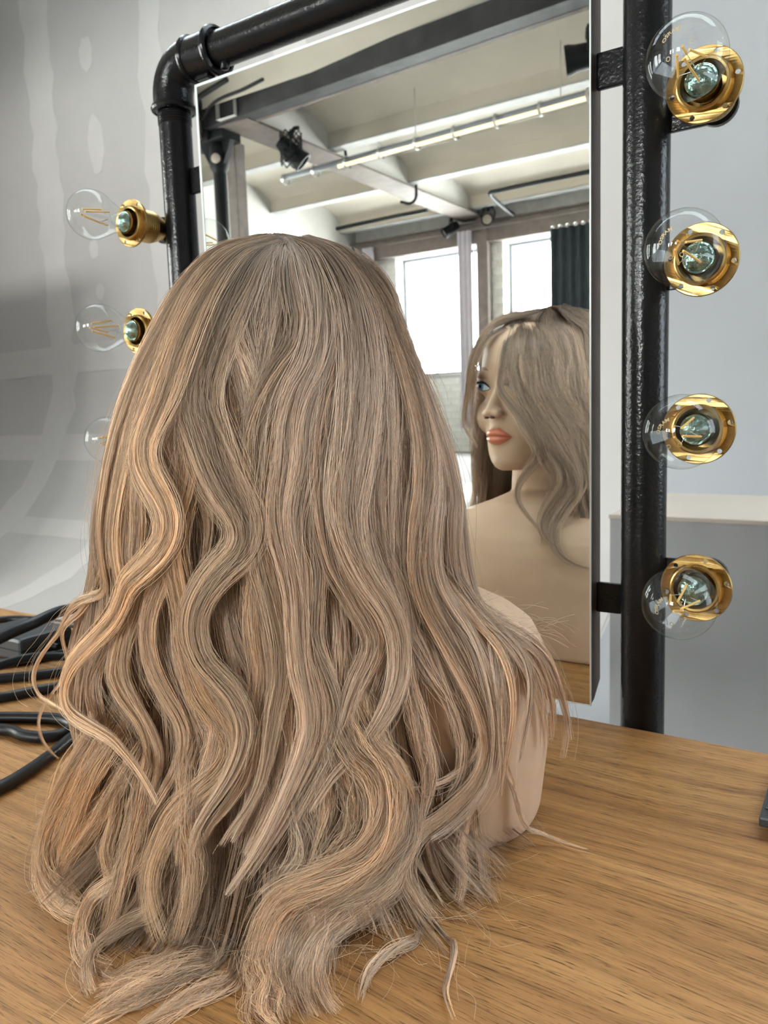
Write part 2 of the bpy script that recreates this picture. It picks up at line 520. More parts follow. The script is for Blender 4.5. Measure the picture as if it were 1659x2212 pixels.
# filled screw spots
def patch(cx, cz, w, h, seed):
    rr = random.Random(seed); n = 22
    ring = []
    for k in range(n):
        a = 2 * math.pi * k / n; r = 1 + rr.uniform(-0.10, 0.10)
        ring.append((cx + w * r * math.cos(a), cz + h * r * math.sin(a)))
    y0, y1 = CYC_Y - 0.0075, CYC_Y - 0.0045
    verts = [(x, y0, z) for x, z in ring] + [(x, y1, z) for x, z in ring]
    faces = [tuple(range(n))] + [(k, (k + 1) % n, n + (k + 1) % n, n + k) for k in range(n)]
    return mesh_obj('filler_patch', verts, faces, M['filler'], wall_studio)
patch(-5.14, 3.00, 0.075, 0.12, 3); patch(-5.10, 2.36, 0.095, 0.20, 4); patch(-5.22, 1.62, 0.05, 0.07, 5); patch(-5.18, 1.30, 0.05, 0.06, 6)

# --- side walls
bm = bmesh.new()
add_box(bm, WALL_L - 0.2, WALL_L, WIN_Y - 0.2, ADDED_SIDE_WINDOWS[0][0], FLOOR_Z, 4.45)
add_box(bm, WALL_L - 0.2, WALL_L, ADDED_SIDE_WINDOWS[0][1], ADDED_SIDE_WINDOWS[1][0], FLOOR_Z, 4.45)
add_box(bm, WALL_L - 0.2, WALL_L, ADDED_SIDE_WINDOWS[1][1], STEP_Y, FLOOR_Z, 4.45)
add_box(bm, STUDIO_L - 0.2, WALL_L - 0.2, STEP_Y - 0.2, STEP_Y, FLOOR_Z, 4.45)
add_box(bm, STUDIO_L - 0.2, STUDIO_L, STEP_Y, CYC_Y + 0.2, FLOOR_Z, 4.45)
for ya, yb in ADDED_SIDE_WINDOWS:
    add_box(bm, WALL_L - 0.2, WALL_L, ya, yb, FLOOR_Z, SIDE_Z0)
    add_box(bm, WALL_L - 0.2, WALL_L, ya, yb, SIDE_Z1, 4.45)
wall_left = struct(bm_obj('wall_left', bm, M['plaster']))
bm = bmesh.new()
ry0, ry1, rz0, rz1 = ADDED_RIGHT_WINDOW
add_box(bm, WALL_R, WALL_R + 0.2, WIN_Y - 0.2, ry0, FLOOR_Z, 4.45)
add_box(bm, WALL_R, WALL_R + 0.2, ry1, CYC_Y + 0.2, FLOOR_Z, 4.45)
add_box(bm, WALL_R, WALL_R + 0.2, ry0, ry1, FLOOR_Z, rz0)
add_box(bm, WALL_R, WALL_R + 0.2, ry0, ry1, rz1, 4.45)
struct(bm_obj('wall_right', bm, M['plaster']))

# --- window wall with piers, sill wall and header
bm = bmesh.new()
WT = 0.28
xs = [WALL_L] + [v for w in WINDOWS for v in w] + [WALL_R]
add_box(bm, WALL_L, WALL_R, WIN_Y - WT, WIN_Y, FLOOR_Z, WIN_Z0)
add_box(bm, WALL_L, WALL_R, WIN_Y - WT, WIN_Y, WIN_Z1, 3.3)
for k in range(0, len(xs), 2):
    add_box(bm, xs[k], xs[k + 1], WIN_Y - WT, WIN_Y, WIN_Z0, WIN_Z1)
wall_windows = struct(bm_obj('wall_windows', bm, M['mortar']))
# bricks where the mirror shows them
BW, BH, BJ = 0.245, 0.072, 0.010
bme = bmesh.new(); add_box(bme, -BW / 2, BW / 2, -0.012, 0.010, -BH / 2, BH / 2)
brick_me = bpy.data.meshes.new('brick'); bme.to_mesh(brick_me); bme.free(); brick_me.materials.append(M['brick'])
bmh = bmesh.new(); add_box(bmh, -BW / 4, BW / 4 - BJ / 2, -0.012, 0.010, -BH / 2, BH / 2)
brick_half = bpy.data.meshes.new('brick_half'); bmh.to_mesh(brick_half); bmh.free(); brick_half.materials.append(M['brick'])
row = 0
z = -0.19 + BH / 2
while z < WIN_Z1:
    off = 0 if row % 2 == 0 else (BW + BJ) / 2
    x = -5.95 + off
    while x < -2.75:
        fits = True
        for xa, xb in WINDOWS:
            if WIN_Z0 - BH / 2 < z < WIN_Z1 + BH / 2 and x + BW / 2 > xa and x - BW / 2 < xb:
                fits = False
        me = brick_me; xx = x
        if not fits:
            for xa, xb in WINDOWS:      # a half brick closes the pier
                if abs(x - xa) < BW / 2 and x < xa + 0.02:
                    me, xx, fits = brick_half, xa - BW / 4 - 0.004, True
                elif abs(x - xb) < BW / 2 and x > xb - 0.02:
                    me, xx, fits = brick_half, xb + BW / 4 + 0.008, True
        if fits:
            o = bpy.data.objects.new('brick', me)
            link(o, wall_windows)
            o.location = (xx, WIN_Y - 0.004 + random.uniform(0, 0.005), z)
            o.rotation_euler = (0, 0, random.uniform(-0.01, 0.01))
        x += BW + BJ
    z += BH + BJ; row += 1

# lintel beam over the windows
box_l = struct(empty('trim_1')); 
box('lintel', WALL_L, WALL_R, WIN_Y, WIN_Y + 0.10, 2.22, 2.44, M['timber'], box_l, 0.008)
box('flange', WALL_L, WALL_R, WIN_Y, WIN_Y + 0.14, 2.44, 2.455, M['beam_rust'], box_l)

# windows
def window(n, xa, xb, detailed):
    w = struct(empty('window_%d' % n))
    y = WIN_Y - 0.20
    fr = 0.035
    for nm, a in (('frame_side', (xa, xa + fr, WIN_Z0, WIN_Z1)), ('frame_side', (xb - fr, xb, WIN_Z0, WIN_Z1)),
                  ('frame_rail', (xa + fr, xb - fr, WIN_Z0, WIN_Z0 + fr)), ('frame_rail', (xa + fr, xb - fr, WIN_Z1 - fr, WIN_Z1))):
        box(nm, a[0], a[1], y - 0.02, y + 0.02, a[2], a[3], M['frame_steel'], w)
    box('window_sill', xa - 0.03, xb + 0.03, WIN_Y - 0.2, WIN_Y + 0.03, WIN_Z0 - 0.03, WIN_Z0, M['plaster'], w, 0.004)
    cols = 5 if detailed else 2; rows = 4 if detailed else 2
    pw = (xb - xa - 2 * fr) / cols; ph = (WIN_Z1 - WIN_Z0 - 2 * fr) / rows
    for i in range(1, cols):
        box('muntin', xa + fr + pw * i - 0.004, xa + fr + pw * i + 0.004, y - 0.008, y + 0.008, WIN_Z0 + fr, WIN_Z1 - fr, M['frame_steel'], w)
    for j in range(1, rows):
        box('muntin', xa + fr, xb - fr, y - 0.0085, y + 0.0085, WIN_Z0 + fr + ph * j - 0.004, WIN_Z0 + fr + ph * j + 0.004, M['frame_steel'], w)
    if detailed:
        for i in range(1, cols):
            for j in range(1, rows):
                lathe('muntin_knot', [(0.0, 0), (0.011, 0.0), (0.011, 0.006), (0.0, 0.008)], (xa + fr + pw * i, y + 0.008, WIN_Z0 + fr + ph * j), (0, 1, 0), M['frame_steel'], w, seg=10)
    bmp = bmesh.new(); add_box(bmp, -pw / 2 + 0.004, pw / 2 - 0.004, -0.002, 0.002, -ph / 2 + 0.004, ph / 2 - 0.004)
    pme = bpy.data.meshes.new('pane'); bmp.to_mesh(pme); bmp.free(); pme.materials.append(M['glass'])
    for i in range(cols):
        for j in range(rows):
            o = bpy.data.objects.new('pane', pme); link(o, w)
            o.location = (xa + fr + pw * (i + 0.5), y, WIN_Z0 + fr + ph * (j + 0.5))
    return w
for k, (xa, xb) in enumerate(WINDOWS):
    window(k + 1, xa, xb, k < 2)
w = struct(empty('window_7'))       # right-hand window added for its light, out of the picture
for a in ((ry0, ry0 + 0.04, rz0, rz1), (ry1 - 0.04, ry1, rz0, rz1)):
    box('frame_side', WALL_R + 0.10, WALL_R + 0.16, a[0], a[1], a[2], a[3], M['frame_steel'], w)
for a in ((rz0, rz0 + 0.04), (rz1 - 0.04, rz1)):
    box('frame_rail', WALL_R + 0.10, WALL_R + 0.16, ry0 + 0.04, ry1 - 0.04, a[0], a[1], M['frame_steel'], w)
box('pane', WALL_R + 0.128, WALL_R + 0.132, ry0 + 0.04, ry1 - 0.04, rz0 + 0.04, rz1 - 0.04, M['glass'], w)  # pane of the added right-hand window
for k, (ya, yb) in enumerate(ADDED_SIDE_WINDOWS):       # side windows added for their light, out of the picture
    w = struct(empty('window_%d' % (k + 4)))
    for a in ((ya, ya + 0.04, SIDE_Z0, SIDE_Z1), (yb - 0.04, yb, SIDE_Z0, SIDE_Z1)):
        box('frame_side', WALL_L - 0.16, WALL_L - 0.10, a[0], a[1], a[2], a[3], M['frame_steel'], w)
    for a in ((SIDE_Z0, SIDE_Z0 + 0.04), (SIDE_Z1 - 0.04, SIDE_Z1), (1.13, 1.17)):
        box('frame_rail', WALL_L - 0.16, WALL_L - 0.10, ya + 0.04, yb - 0.04, a[0], a[1], M['frame_steel'], w)
    box('pane', WALL_L - 0.132, WALL_L - 0.128, ya + 0.04, yb - 0.04, SIDE_Z0 + 0.04, 1.13, M['glass'], w)
    box('pane', WALL_L - 0.132, WALL_L - 0.128, ya + 0.04, yb - 0.04, 1.17, SIDE_Z1 - 0.04, M['glass'], w)

# --- ceiling: slab, joists and shallow vaults
LOW_Y1 = 0.85     # the low vaulted ceiling ends here; the studio end is higher, with an added rooflight
bm = bmesh.new()
add_box(bm, WALL_L - 0.2, WALL_R + 0.2, WIN_Y - 0.3, LOW_Y1, 3.0, 3.15)
add_box(bm, WALL_L - 0.2, WALL_R, LOW_Y1 - 0.12, LOW_Y1, 3.15, ROOF_Z)
add_box(bm, WALL_L - 0.2, WALL_L, STEP_Y - 0.2, LOW_Y1, 3.0, ROOF_Z)
add_box(bm, STUDIO_L - 0.2, WALL_R + 0.2, STEP_Y - 0.2, ROOF[2], ROOF_Z, ROOF_Z + 0.15)
add_box(bm, STUDIO_L - 0.2, WALL_R + 0.2, ROOF[3], CYC_Y + 0.2, ROOF_Z, ROOF_Z + 0.15)
add_box(bm, STUDIO_L - 0.2, ROOF[0], ROOF[2], ROOF[3], ROOF_Z, ROOF_Z + 0.15)
add_box(bm, ROOF[1], WALL_R + 0.2, ROOF[2], ROOF[3], ROOF_Z, ROOF_Z + 0.15)
ceiling = struct(bm_obj('ceiling', bm, M['plaster']))
rl = struct(empty('window_6'))  # unseen rooflight, added to light the studio end
box('added_sun_screen', ROOF[0] - 0.1, ROOF[1] + 0.1, ROOF[2] - 0.15, ROOF[2], ROOF_Z + 0.15, ROOF_Z + 1.5, M['frame_steel'], rl)  # tall upright added to keep direct sun off the studio wall
for k in range(4):
    xa = ROOF[0] + (ROOF[1] - ROOF[0]) * k / 4; xb = ROOF[0] + (ROOF[1] - ROOF[0]) * (k + 1) / 4
    box('pane', xa + 0.02, xb - 0.02, ROOF[2], ROOF[3], ROOF_Z + 0.10, ROOF_Z + 0.106, M['glass'], rl)  # pane of the added rooflight
    box('added_glazing_bar', xa - 0.02, xa + 0.02, ROOF[2], ROOF[3], ROOF_Z + 0.06, ROOF_Z + 0.14, M['frame_steel'], rl)
JOISTS = [-6.82, -5.52, -4.22, -3.02, -1.75, -0.45]
SPR, RISE = 2.60, 0.22
def vault_z(y, ya, yb):
    u = (y - (ya + yb) / 2) / ((yb - ya) / 2)
    return SPR + RISE * math.sqrt(max(0.0, 1 - u * u * 0.98)) 
bays = list(zip([WIN_Y] + JOISTS, JOISTS + [LOW_Y1]))
for ya, yb in bays:
    N = 20
    verts, faces = [], []
    for k in range(N + 1):
        y = ya + (yb - ya) * k / N
        zz = vault_z(y, ya, yb)
        for dz in (0, 0.04):
            verts += [(WALL_L, y, zz + dz), (WALL_R, y, zz + dz)]
    for k in range(N):
        a = 4 * k
        faces += [(a, a + 1, a + 5, a + 4), (a + 2, a + 6, a + 7, a + 3)]
    mesh_obj('vault', verts, faces, M['vault'], ceiling, True)
for y in JOISTS:
    if abs(y + 3.02) < 0.01: continue
    bm = bmesh.new()
    add_box(bm, WALL_L, WALL_R, y - 0.06, y + 0.06, 2.56, 2.575)
    add_box(bm, WALL_L, WALL_R, y - 0.012, y + 0.012, 2.575, 2.72)
    bm_obj('joist', bm, M['joist'], ceiling)
    bm = bmesh.new()
    add_box(bm, WALL_L, WALL_R, y - 0.055, y - 0.02, 2.578, 2.70)
    add_box(bm, WALL_L, WALL_R, y + 0.02, y + 0.055, 2.578, 2.70)
    bm_obj('haunch', bm, M['vault'], ceiling)

# main beam along the room (dark web, brown flange), a hair off square to the mirror
tb = struct(empty('trim_2'))
def skew_box(name, xa, xb, ya, yb, y0, y1, z0, z1, mat, parent):
    """beam whose axis runs from (xa, ya) to (xb, yb); y0..y1 across it"""
    v = []
    for x, yc in ((xa, ya), (xb, yb)):
        v += [(x, yc + y0, z0), (x, yc + y1, z0), (x, yc + y1, z1), (x, yc + y0, z1)]
    f = [(0, 1, 2, 3), (7, 6, 5, 4)] + [(k, k + 4, (k + 1) % 4 + 4, (k + 1) % 4) for k in range(4)]
    return mesh_obj(name, v, f, mat, parent)
skew_box('web', WALL_L, WALL_R, -3.257, -2.81, -0.01, 0.12, 2.514, 2.665, M['beam_dark'], tb)
skew_box('flange', WALL_L, WALL_R, -3.257, -2.81, -0.05, -0.01, 2.512, 2.53, M['beam_rust'], tb)
skew_box('upstand', WALL_L, WALL_R, -3.257, -2.81, 0.0, 0.11, 2.665, 2.85, M['joist'], tb)

# cross beam from the column to the window wall
tb2 = struct(empty('trim_3'))
box('flange', -4.46, -4.16, WIN_Y, -3.1, 2.505, 2.522, M['beam_rust'], tb2)
box('near_beam', -4.86, -4.60, -3.06, LOW_Y1, 2.44, 2.72, M['beam_rust'], tb2)
for ya, yb in bays:
    if yb > -3.0: continue
    N = 16
    prof = [(ya + (yb - ya) * k / N) for k in range(N + 1)]
    v, f = [], []
    for y in prof:
        zt = vault_z(y, ya, yb) + 0.02
        v += [(-4.22, y, 2.522), (-4.22, y, zt), (-4.40, y, zt), (-4.40, y, 2.522)]
    for k in range(N):
        for q in range(4):
            f.append((4 * k + q, 4 * k + (q + 1) % 4, 4 * k + 4 + (q + 1) % 4, 4 * k + 4 + q))
    mesh_obj('infill', v, f, M['plaster'], tb2)
# post on the window wall under the cross beam
struct(box('trim_4', -4.235, -4.10, WIN_Y, WIN_Y + 0.12, -0.19, 2.505, M['timber'], None, 0.006))

# column: black tube with bolted collar beside a timber post
col = struct(empty('trim_5'))
lathe('shaft', [(0.052, FLOOR_Z), (0.052, 2.40)], (-4.585, -3.22, 0), (0, 0, 1), M['blackmetal'], col, seg=24)
lathe('collar', [(0.052, 2.22), (0.075, 2.26), (0.075, 2.40), (0.06, 2.44), (0.0, 2.44)], (-4.585, -3.22, 0), (0, 0, 1), M['blackmetal'], col, seg=24)
box('head_plate', -4.86, -4.44, -3.32, -3.12, 2.44, 2.51, M['blackmetal'], col, 0.004)
lathe('bolt', [(0.0, 0), (0.036, 0.0), (0.036, 0.016), (0.030, 0.022), (0.0, 0.024)], (-4.55, -3.152, 2.31), (0.25, 1, 0), M['whitebox'], col, seg=20)
for dx in (0.10, -0.10):
    v = [(-4.585 + dx * 0.5, -3.24, 2.24), (-4.585 + dx * 1.6, -3.24, 2.44), (-4.585 + dx * 0.5, -3.24, 2.44)]
    v += [(x, y + 0.05, z_) for x, y, z_ in v]
    mesh_obj('gusset', v, [(0, 1, 2), (5, 4, 3), (0, 3, 4, 1), (1, 4, 5, 2), (2, 5, 3, 0)], M['blackmetal'], col)
box('timber_post', -4.665, -4.565, -3.50, -3.38, FLOOR_Z, 2.50, M['timber'], col, 0.006)

# low white stage in the window bay
struct(box('floor_platform', WALL_L, -1.0, WIN_Y, -1.95, FLOOR_Z, -0.19, M['cycwhite'], None, 0.006))

# curtains
def curtain(name, x0, x1, z0, z1, folds, amp, mat, label, y=WIN_Y + 0.17):
    N = folds * 12
    v, f = [], []
    for k in range(N + 1):
        u = k / N
        for t in (0, 1):
            for j in range(7):
                zz = z0 + (z1 - z0) * j / 6
                spread = 1.0 + 0.06 * (1 - j / 6) * math.sin(3 * u)
                x = x0 + (x1 - x0) * u * spread
                v.append((x, y + amp * math.sin(2 * math.pi * folds * u + 0.3 * j / 6) + t * 0.004, zz))
    S = 14
    for k in range(N):
        for t in (0, 1):
            for j in range(6):
                a = k * S + t * 7 + j
                f.append((a, a + 1, a + S + 1, a + S))
        for j in (0, 6):
            a = k * S + j
            f.append((a, a + 7, a + S + 7, a + S))
    return tag(mesh_obj(name, v, f, mat, None, True), label, 'curtain')
curtain('light_curtain', -4.44, -4.26, 0.1, 2.36, 3, 0.022, M['curtain_light'], 'pale lilac curtain gathered beside the wider bright window', WIN_Y + 0.19)
curtain('light_curtain', -5.78, -5.62, 0.1, 2.36, 3, 0.022, M['curtain_light'], 'pale curtain at the far corner, just beside the wig crown', WIN_Y + 0.19)
dc = curtain('dark_curtain', -3.30, -2.60, -0.1, 2.22, 7, 0.03, M['curtain_dark'], 'charcoal curtain half drawn over the narrower bright window', WIN_Y + 0.21)
for k in range(9):
    lathe('curtain_ring', [(0.014, 0), (0.020, 0.0), (0.020, 0.008), (0.014, 0.008), (0.014, 0)], (-3.28 + k * 0.085, WIN_Y + 0.206, 2.235), (0, 1, 0), M['wire'], dc, seg=14)
cr = tag(tube('curtain_rail', [(-5.95, WIN_Y + 0.17, 2.37), (-2.3, WIN_Y + 0.17, 2.37)], 0.009, M['timber'], None, 10), 'thin brown curtain rail running above both bright windows', 'rail')

# long clear tube lamp under the vaults
tl = empty('tube_lamp', 'long clear tube lamp with warm strip hanging under the white vaults', 'lamp', (-3.2, -3.98, 2.36))
A, B = Vector((-4.62, -4.05, 2.36)), Vector((-1.86, -3.90, 2.36))
TL0 = tl.location.copy()
def sub(o): o.location = o.location - TL0; return o
d = (B - A)
sub(lathe('clear_tube', [(0.045, 0), (0.045, d.length)], A, d, M['bulbglass'], tl, seg=24))
sub(tube('lamp_strip', [tuple(A + d * 0.22 + Vector((0, 0, -0.012))), tuple(B + Vector((0, 0, -0.012)))], 0.017, M['warm'], tl, 8))
sub(tube('tray', [tuple(A + Vector((0, 0, 0.016))), tuple(B + Vector((0, 0, 0.016)))], 0.024, M['frame_steel'], tl, 8))
for k in range(9):
    p = A + d * (k / 8)
    sub(lathe('ring', [(0.046, 0), (0.049, 0), (0.049, 0.02), (0.046, 0.02)], p, d, M['wire'], tl, seg=20))
for u in (0.12, 0.5, 0.93):
    p = A + d * u
    sub(tube('hanger', [tuple(p + Vector((0, 0, 0.045))), tuple(p + Vector((0, 0, 0.40)))], 0.004, M['wire'], tl, 6))

# conduits
tag(tube('conduit', [(-5.75, -6.33, 2.50), (-5.0, -6.29, 2.50), (-4.47, -6.26, 2.49)], 0.022, M['blackmetal'], None, 10, 12), 'black conduit between the corner wall and the brown cross beam', 'pipe')
tag(tube('conduit', [(-3.72, -6.85, 2.43), (-3.70, -6.50, 2.46), (-3.66, -6.16, 2.50), (-3.5, -6.11, 2.505), (-2.0, -6.06, 2.50)], 0.022, M['blackmetal'], None, 10, 24), 'black conduit running from the cross beam towards the mirror edge', 'pipe')
tag(tube('ceiling_cable', [(-4.12, -5.45, 2.52), (-4.12, -5.44, 2.40), (-4.20, -5.46, 2.36), (-4.32, -5.48, 2.40)], 0.014, M['blackmetal'], None, 8, 18), 'short hooked black cable over the cross beam', 'cable')
tag(tube('ceiling_cable', [(-4.13, -4.30, 2.50), (-4.13, -4.28, 2.66), (-4.0, -4.26, 2.68), (-3.72, -4.24, 2.70)], 0.012, M['blackmetal'], None, 8, 18), 'angled black cable beside the white infill above the tube lamp', 'cable')
tag(tube('ceiling_cable', [(-4.60, -3.12, 2.45), (-4.57, -3.05, 2.62), (-4.50, -2.95, 2.66), (-4.40, -2.86, 2.64), (-4.10, -2.84, 2.68)], 0.020, M['blackmetal'], None, 8, 20), 'thick black cable rising from the column head', 'cable')
tag(tube('ceiling_cable', [(-4.54, -3.0, 2.55), (-4.30, -2.92, 2.60), (-4.0, -2.90, 2.61), (-3.80, -2.88, 2.62)], 0.012, M['blackmetal'], None, 8, 20), 'thin black cable along the dark beam by the column', 'cable')

# stage lamps clamped to the steel
def stage_lamp(loc, aim, size, label, hook):
    r = empty('stage_lamp', label, 'lamp', loc, 'stage lamps on the ceiling steel')
    L = Vector(loc); a = Vector(aim).normalized()
    s = size
    def put(o): o.location = (0, 0, 0); o.parent = r; return o
    put(lathe('housing', [(0, -0.10 * s), (0.045 * s, -0.10 * s), (0.058 * s, -0.05 * s), (0.062 * s, 0.06 * s), (0.070 * s, 0.09 * s), (0.070 * s, 0.11 * s), (0.055 * s, 0.11 * s), (0.050 * s, 0.05 * s)], (0, 0, 0), a, M['blackmetal'], r, seg=20))
    put(lathe('lens', [(0, 0.085 * s), (0.052 * s, 0.085 * s), (0.052 * s, 0.09 * s), (0, 0.095 * s)], (0, 0, 0), a, M['whitebox'], r, seg=20))
    _, u, v_ = frame_of(a)
    for sg in (1, -1):
        put(tube('yoke', [tuple(u * sg * 0.07 * s), tuple(u * sg * 0.075 * s + Vector((0, 0, 0.09 * s))), tuple(Vector((0, 0, 0.14 * s)))], 0.008 * s, M['blackmetal'], r, 6, 8))
    put(tube('clamp', [(0, 0, 0.13 * s), (0, 0, hook * 0.7), (0.03 * s, 0, hook), (0.07 * s, 0, hook)], 0.014 * s, M['blackmetal'], r, 8, 10))
    return r
lamp0 = stage_lamp((-4.10, -3.52, 2.36), (0.5, -0.4, -0.6), 1.15, 'black lamp in dark netting below the main beam by the column', 0.16)
stage_lamp((-4.50, -6.86, 2.40), (-0.6, 0.5, -0.5), 0.95, 'small black lamp above the wider bright window', 0.12)
stage_lamp((-4.02, -6.84, 2.43), (0.3, 0.8, -0.2), 1.0, 'black lamp at the corner of cross beam and lintel', 0.12)
stage_lamp((-1.72, -3.50, 2.44), (-0.9, 0.3, -0.1), 1.25, 'black lamp with a pale lens cut off by the mirror edge', 0.14)
# the netting hanging round the first lamp
v, f = [], []
bm = bmesh.new()
for i in range(9):
    for sgn in (1, -1):
        pts = []
        for k in range(9):
            a = 2 * math.pi * i / 9 + sgn * k * 0.35
            pts.append((-4.10 + 0.085 * math.cos(a), -3.52 + 0.085 * math.sin(a), 2.36 + 0.14 - 0.030 * k))
        vv, ff = tube_mesh(pts, 0.005, 4, False)
        base = len(v); v += [tuple(q) for q in vv]; f += [tuple(q + base for q in t) for t in ff]
bm.free()
net = mesh_obj('netting', v, f, M['blackmetal'], lamp0); net.location = -lamp0.location; net['kind'] = 'stuff'

# ------------------------------------------------------------------ props behind the vanity
pl = empty('white_plinth', 'long white plinth with beige top behind the black pipe', 'plinth', (0, 2.0, FLOOR_Z))
o = box('body', -0.629, 1.6, 2.0, 2.385, FLOOR_Z + 0.012, 0.025, M['plinthside'], pl); o.location -= pl.location
o = box('top_board', -0.632, 1.603, 1.997, 2.533, 0.025, 0.037, M['whitebox'], pl, 0.002); o.location -= pl.location
sp = empty('added_shade_flat', 'unseen brown flat added left of the frame to shade the wall', 'light blocker', (-5.0, 2.6, FLOOR_Z))
def put_sp(o): o.location = o.location - sp.location; return o
sp.location = (-5.4, 2.36, FLOOR_Z)
put_sp(box('shade_flat_panel', -8.1, -4.86, 2.36, 2.378, FLOOR_Z + 0.02, 1.45, M['shade_flat'], sp))  # added out of view to cast the soft shadow on the wall
for x in (-8.08, -7.0, -5.95, -4.88):
    put_sp(box('shade_flat_batten', x - 0.02, x + 0.02, 2.318, 2.36, FLOOR_Z, 1.45, M['timber'], sp))
for x in (-5.8, -5.06):
    put_sp(box('shade_flat_foot', x - 0.03, x + 0.03, 1.95, 2.385, FLOOR_Z, FLOOR_Z + 0.03, M['timber'], sp))

# ================================================================== TABLE
TAB_Y1 = 0.7486
tab = empty('dressing_table', 'oiled oak dressing table under the wig stand', 'table', (0, 0.35, FLOOR_Z))
def rel(o, root): o.location = o.location - root.location; return o
rel(box('table_top', -1.95, 1.25, -0.06, TAB_Y1, -0.032, 0.0, M['oak'], tab, 0.0012, 1), tab)
for x in (-1.85, 1.15):
    for y in (0.02, 0.66):
        rel(box('leg', x - 0.025, x + 0.025, y - 0.025, y + 0.025, FLOOR_Z, -0.072, M['blackmetal'], tab, 0.002), tab)
for y in (0.02, 0.66):
    rel(box('rail', -1.875, 1.175, y - 0.025, y + 0.025, -0.072, -0.032, M['blackmetal'], tab, 0.002), tab)

# ================================================================== PIPE FRAME, MIRROR, LAMPS
PY, PR = 0.772, 0.0212
XL, XR, ZT = -0.8225, -0.2100, 0.7715
fr = empty('pipe_frame', 'black gloss pipe frame with elbow corners standing behind the table', 'frame', (-0.516, PY, FLOOR_Z))
def pf(o): return rel(o, fr)
pf(lathe('pipe', [(PR, FLOOR_Z), (PR, 0.716)], (XL, PY, 0), (0, 0, 1), M['pipe'], fr, seg=48))
pf(lathe('pipe', [(PR, FLOOR_Z), (PR, 0.716)], (XR, PY, 0), (0, 0, 1), M['pipe'], fr, seg=48))
pf(lathe('pipe', [(PR, 0.0), (PR, XR - XL - 0.11)], (XL + 0.055, PY, ZT), (1, 0, 0), M['pipe'], fr, seg=48))
for k in range(5):   # exposed thread below the elbows
    for x in (XL, XR):
        pf(lathe('thread', [(PR, 0.7105 - 0.003 * k), (PR + 0.0009, 0.712 - 0.003 * k), (PR, 0.7135 - 0.003 * k)], (x, PY, 0), (0, 0, 1), M['pipe'], fr, seg=40))
for x, sg in ((XL, 1), (XR, -1)):
    rb = 0.036
    pts = [(x, PY, 0.716 + 0.0 * k) for k in range(1)]
    pts = [(x, PY, 0.7160), (x, PY, ZT - rb)]
    for k in range(1, 11):
        a = math.pi / 2 * k / 10
        pts.append((x + sg * (rb - rb * math.cos(a)), PY, ZT - rb + rb * math.sin(a)))
    pts.append((x + sg * 0.083, PY, ZT))
    P = np.array(pts)
    # dense resample without overshoot
    out = [P[0]]
    for a_, b_ in zip(P[:-1], P[1:]):
        for j in range(1, 4): out.append(a_ + (b_ - a_) * j / 3)
    v, f = tube_mesh(np.array(out), 0.0262, 40)
    el = mesh_obj('elbow', v, f, M['pipe'], fr, True); sharp(el, 50); pf(el)
    bead = [(0.0255, -0.0045), (0.0290, -0.0030), (0.0300, 0.0), (0.0290, 0.0030), (0.0255, 0.0045)]
    pf(lathe('bead', bead, (x, PY, 0.7195), (0, 0, 1), M['pipe'], fr, seg=40))
    pf(lathe('bead', bead, (x + sg * 0.082, PY, ZT), (1, 0, 0), M['pipe'], fr, seg=40))
    pf(lathe('bead', [(r * 0.97, h) for r, h in bead], (x + sg * 0.040, PY, ZT), (1, 0, 0), M['pipe'], fr, seg=40))
    pf(lathe('set_screw', [(0.0, 0.0), (0.0055, 0.0), (0.0065, -0.004), (0.005, -0.009), (0.0, -0.010)], (x + sg * 0.098, PY - 0.004, ZT - PR + 0.003), (0, 0, 1), M['pipe'], fr, seg=14))
    pf(box('cast_pad', x + sg * 0.060 - 0.011, x + sg * 0.060 + 0.011, PY - 0.008, PY + 0.008, ZT - 0.0300, ZT - 0.024, M['pipe'], fr, 0.002))
# brackets that hold the mirror
for z0, z1 in ((0.610, 0.643), (0.106, 0.137)):
    pf(box('bracket', -0.2577, XR - 0.017, 0.7735, 0.7795, z0, z1, M['pipe'], fr, 0.0015))
    pf(box('bracket', XL + 0.017, -0.7665, 0.7735, 0.7795, z0, z1, M['pipe'], fr, 0.0015))

# mirror
MX0, MX1, MZ0, MZ1 = -0.7700, -0.2580, 0.0101, 0.7340
mir = empty('mirror', 'large frameless rectangular mirror with dark brown backing in the pipe frame', 'mirror', (-0.514, 0.76, MZ0))
rel(box('mirror_glass', MX0 + 0.0016, MX1 - 0.0006, 0.7600, 0.7612, MZ0 + 0.0006, MZ1 - 0.0016, M['mirror'], mir), mir)
for nm, a in (('polished_edge', (MX0, MX0 + 0.0032, MZ0, MZ1)), ('polished_edge', (MX1 - 0.0012, MX1, MZ0, MZ1)),
              ('polished_edge', (MX0 + 0.0032, MX1 - 0.0012, MZ1 - 0.0030, MZ1)), ('polished_edge', (MX0 + 0.0032, MX1 - 0.0012, MZ0, MZ0 + 0.0010))):
    rel(box(nm, a[0], a[1], 0.7594, 0.7614, a[2], a[3], M['edge'], mir), mir)
# backing board with cut lower back edge
prof = [(0.7615, MZ0 + 0.002), (0.7700, MZ0 + 0.004), (0.7895, MZ0 + 0.020), (0.7895, MZ1 - 0.004), (0.7615, MZ1 - 0.004)]
v = [(MX0 + 0.004, y, z_) for y, z_ in prof] + [(MX1 - 0.0004, y, z_) for y, z_ in prof]
f = [(0, 1, 2, 3, 4), (9, 8, 7, 6, 5)] + [(k, k + 5, (k + 1) % 5 + 5, (k + 1) % 5) for k in range(5)]
bb = mesh_obj('backing_board', v, f, M['mdf'], mir); rel(bb, mir)

# lamp sockets: screwed to tabs on the outer sides of the uprights
SZ = [0.573, 0.434, 0.292, 0.152]
FY = 0.7220          # plane of the brass flange
BY = 0.6600          # centre of the globe

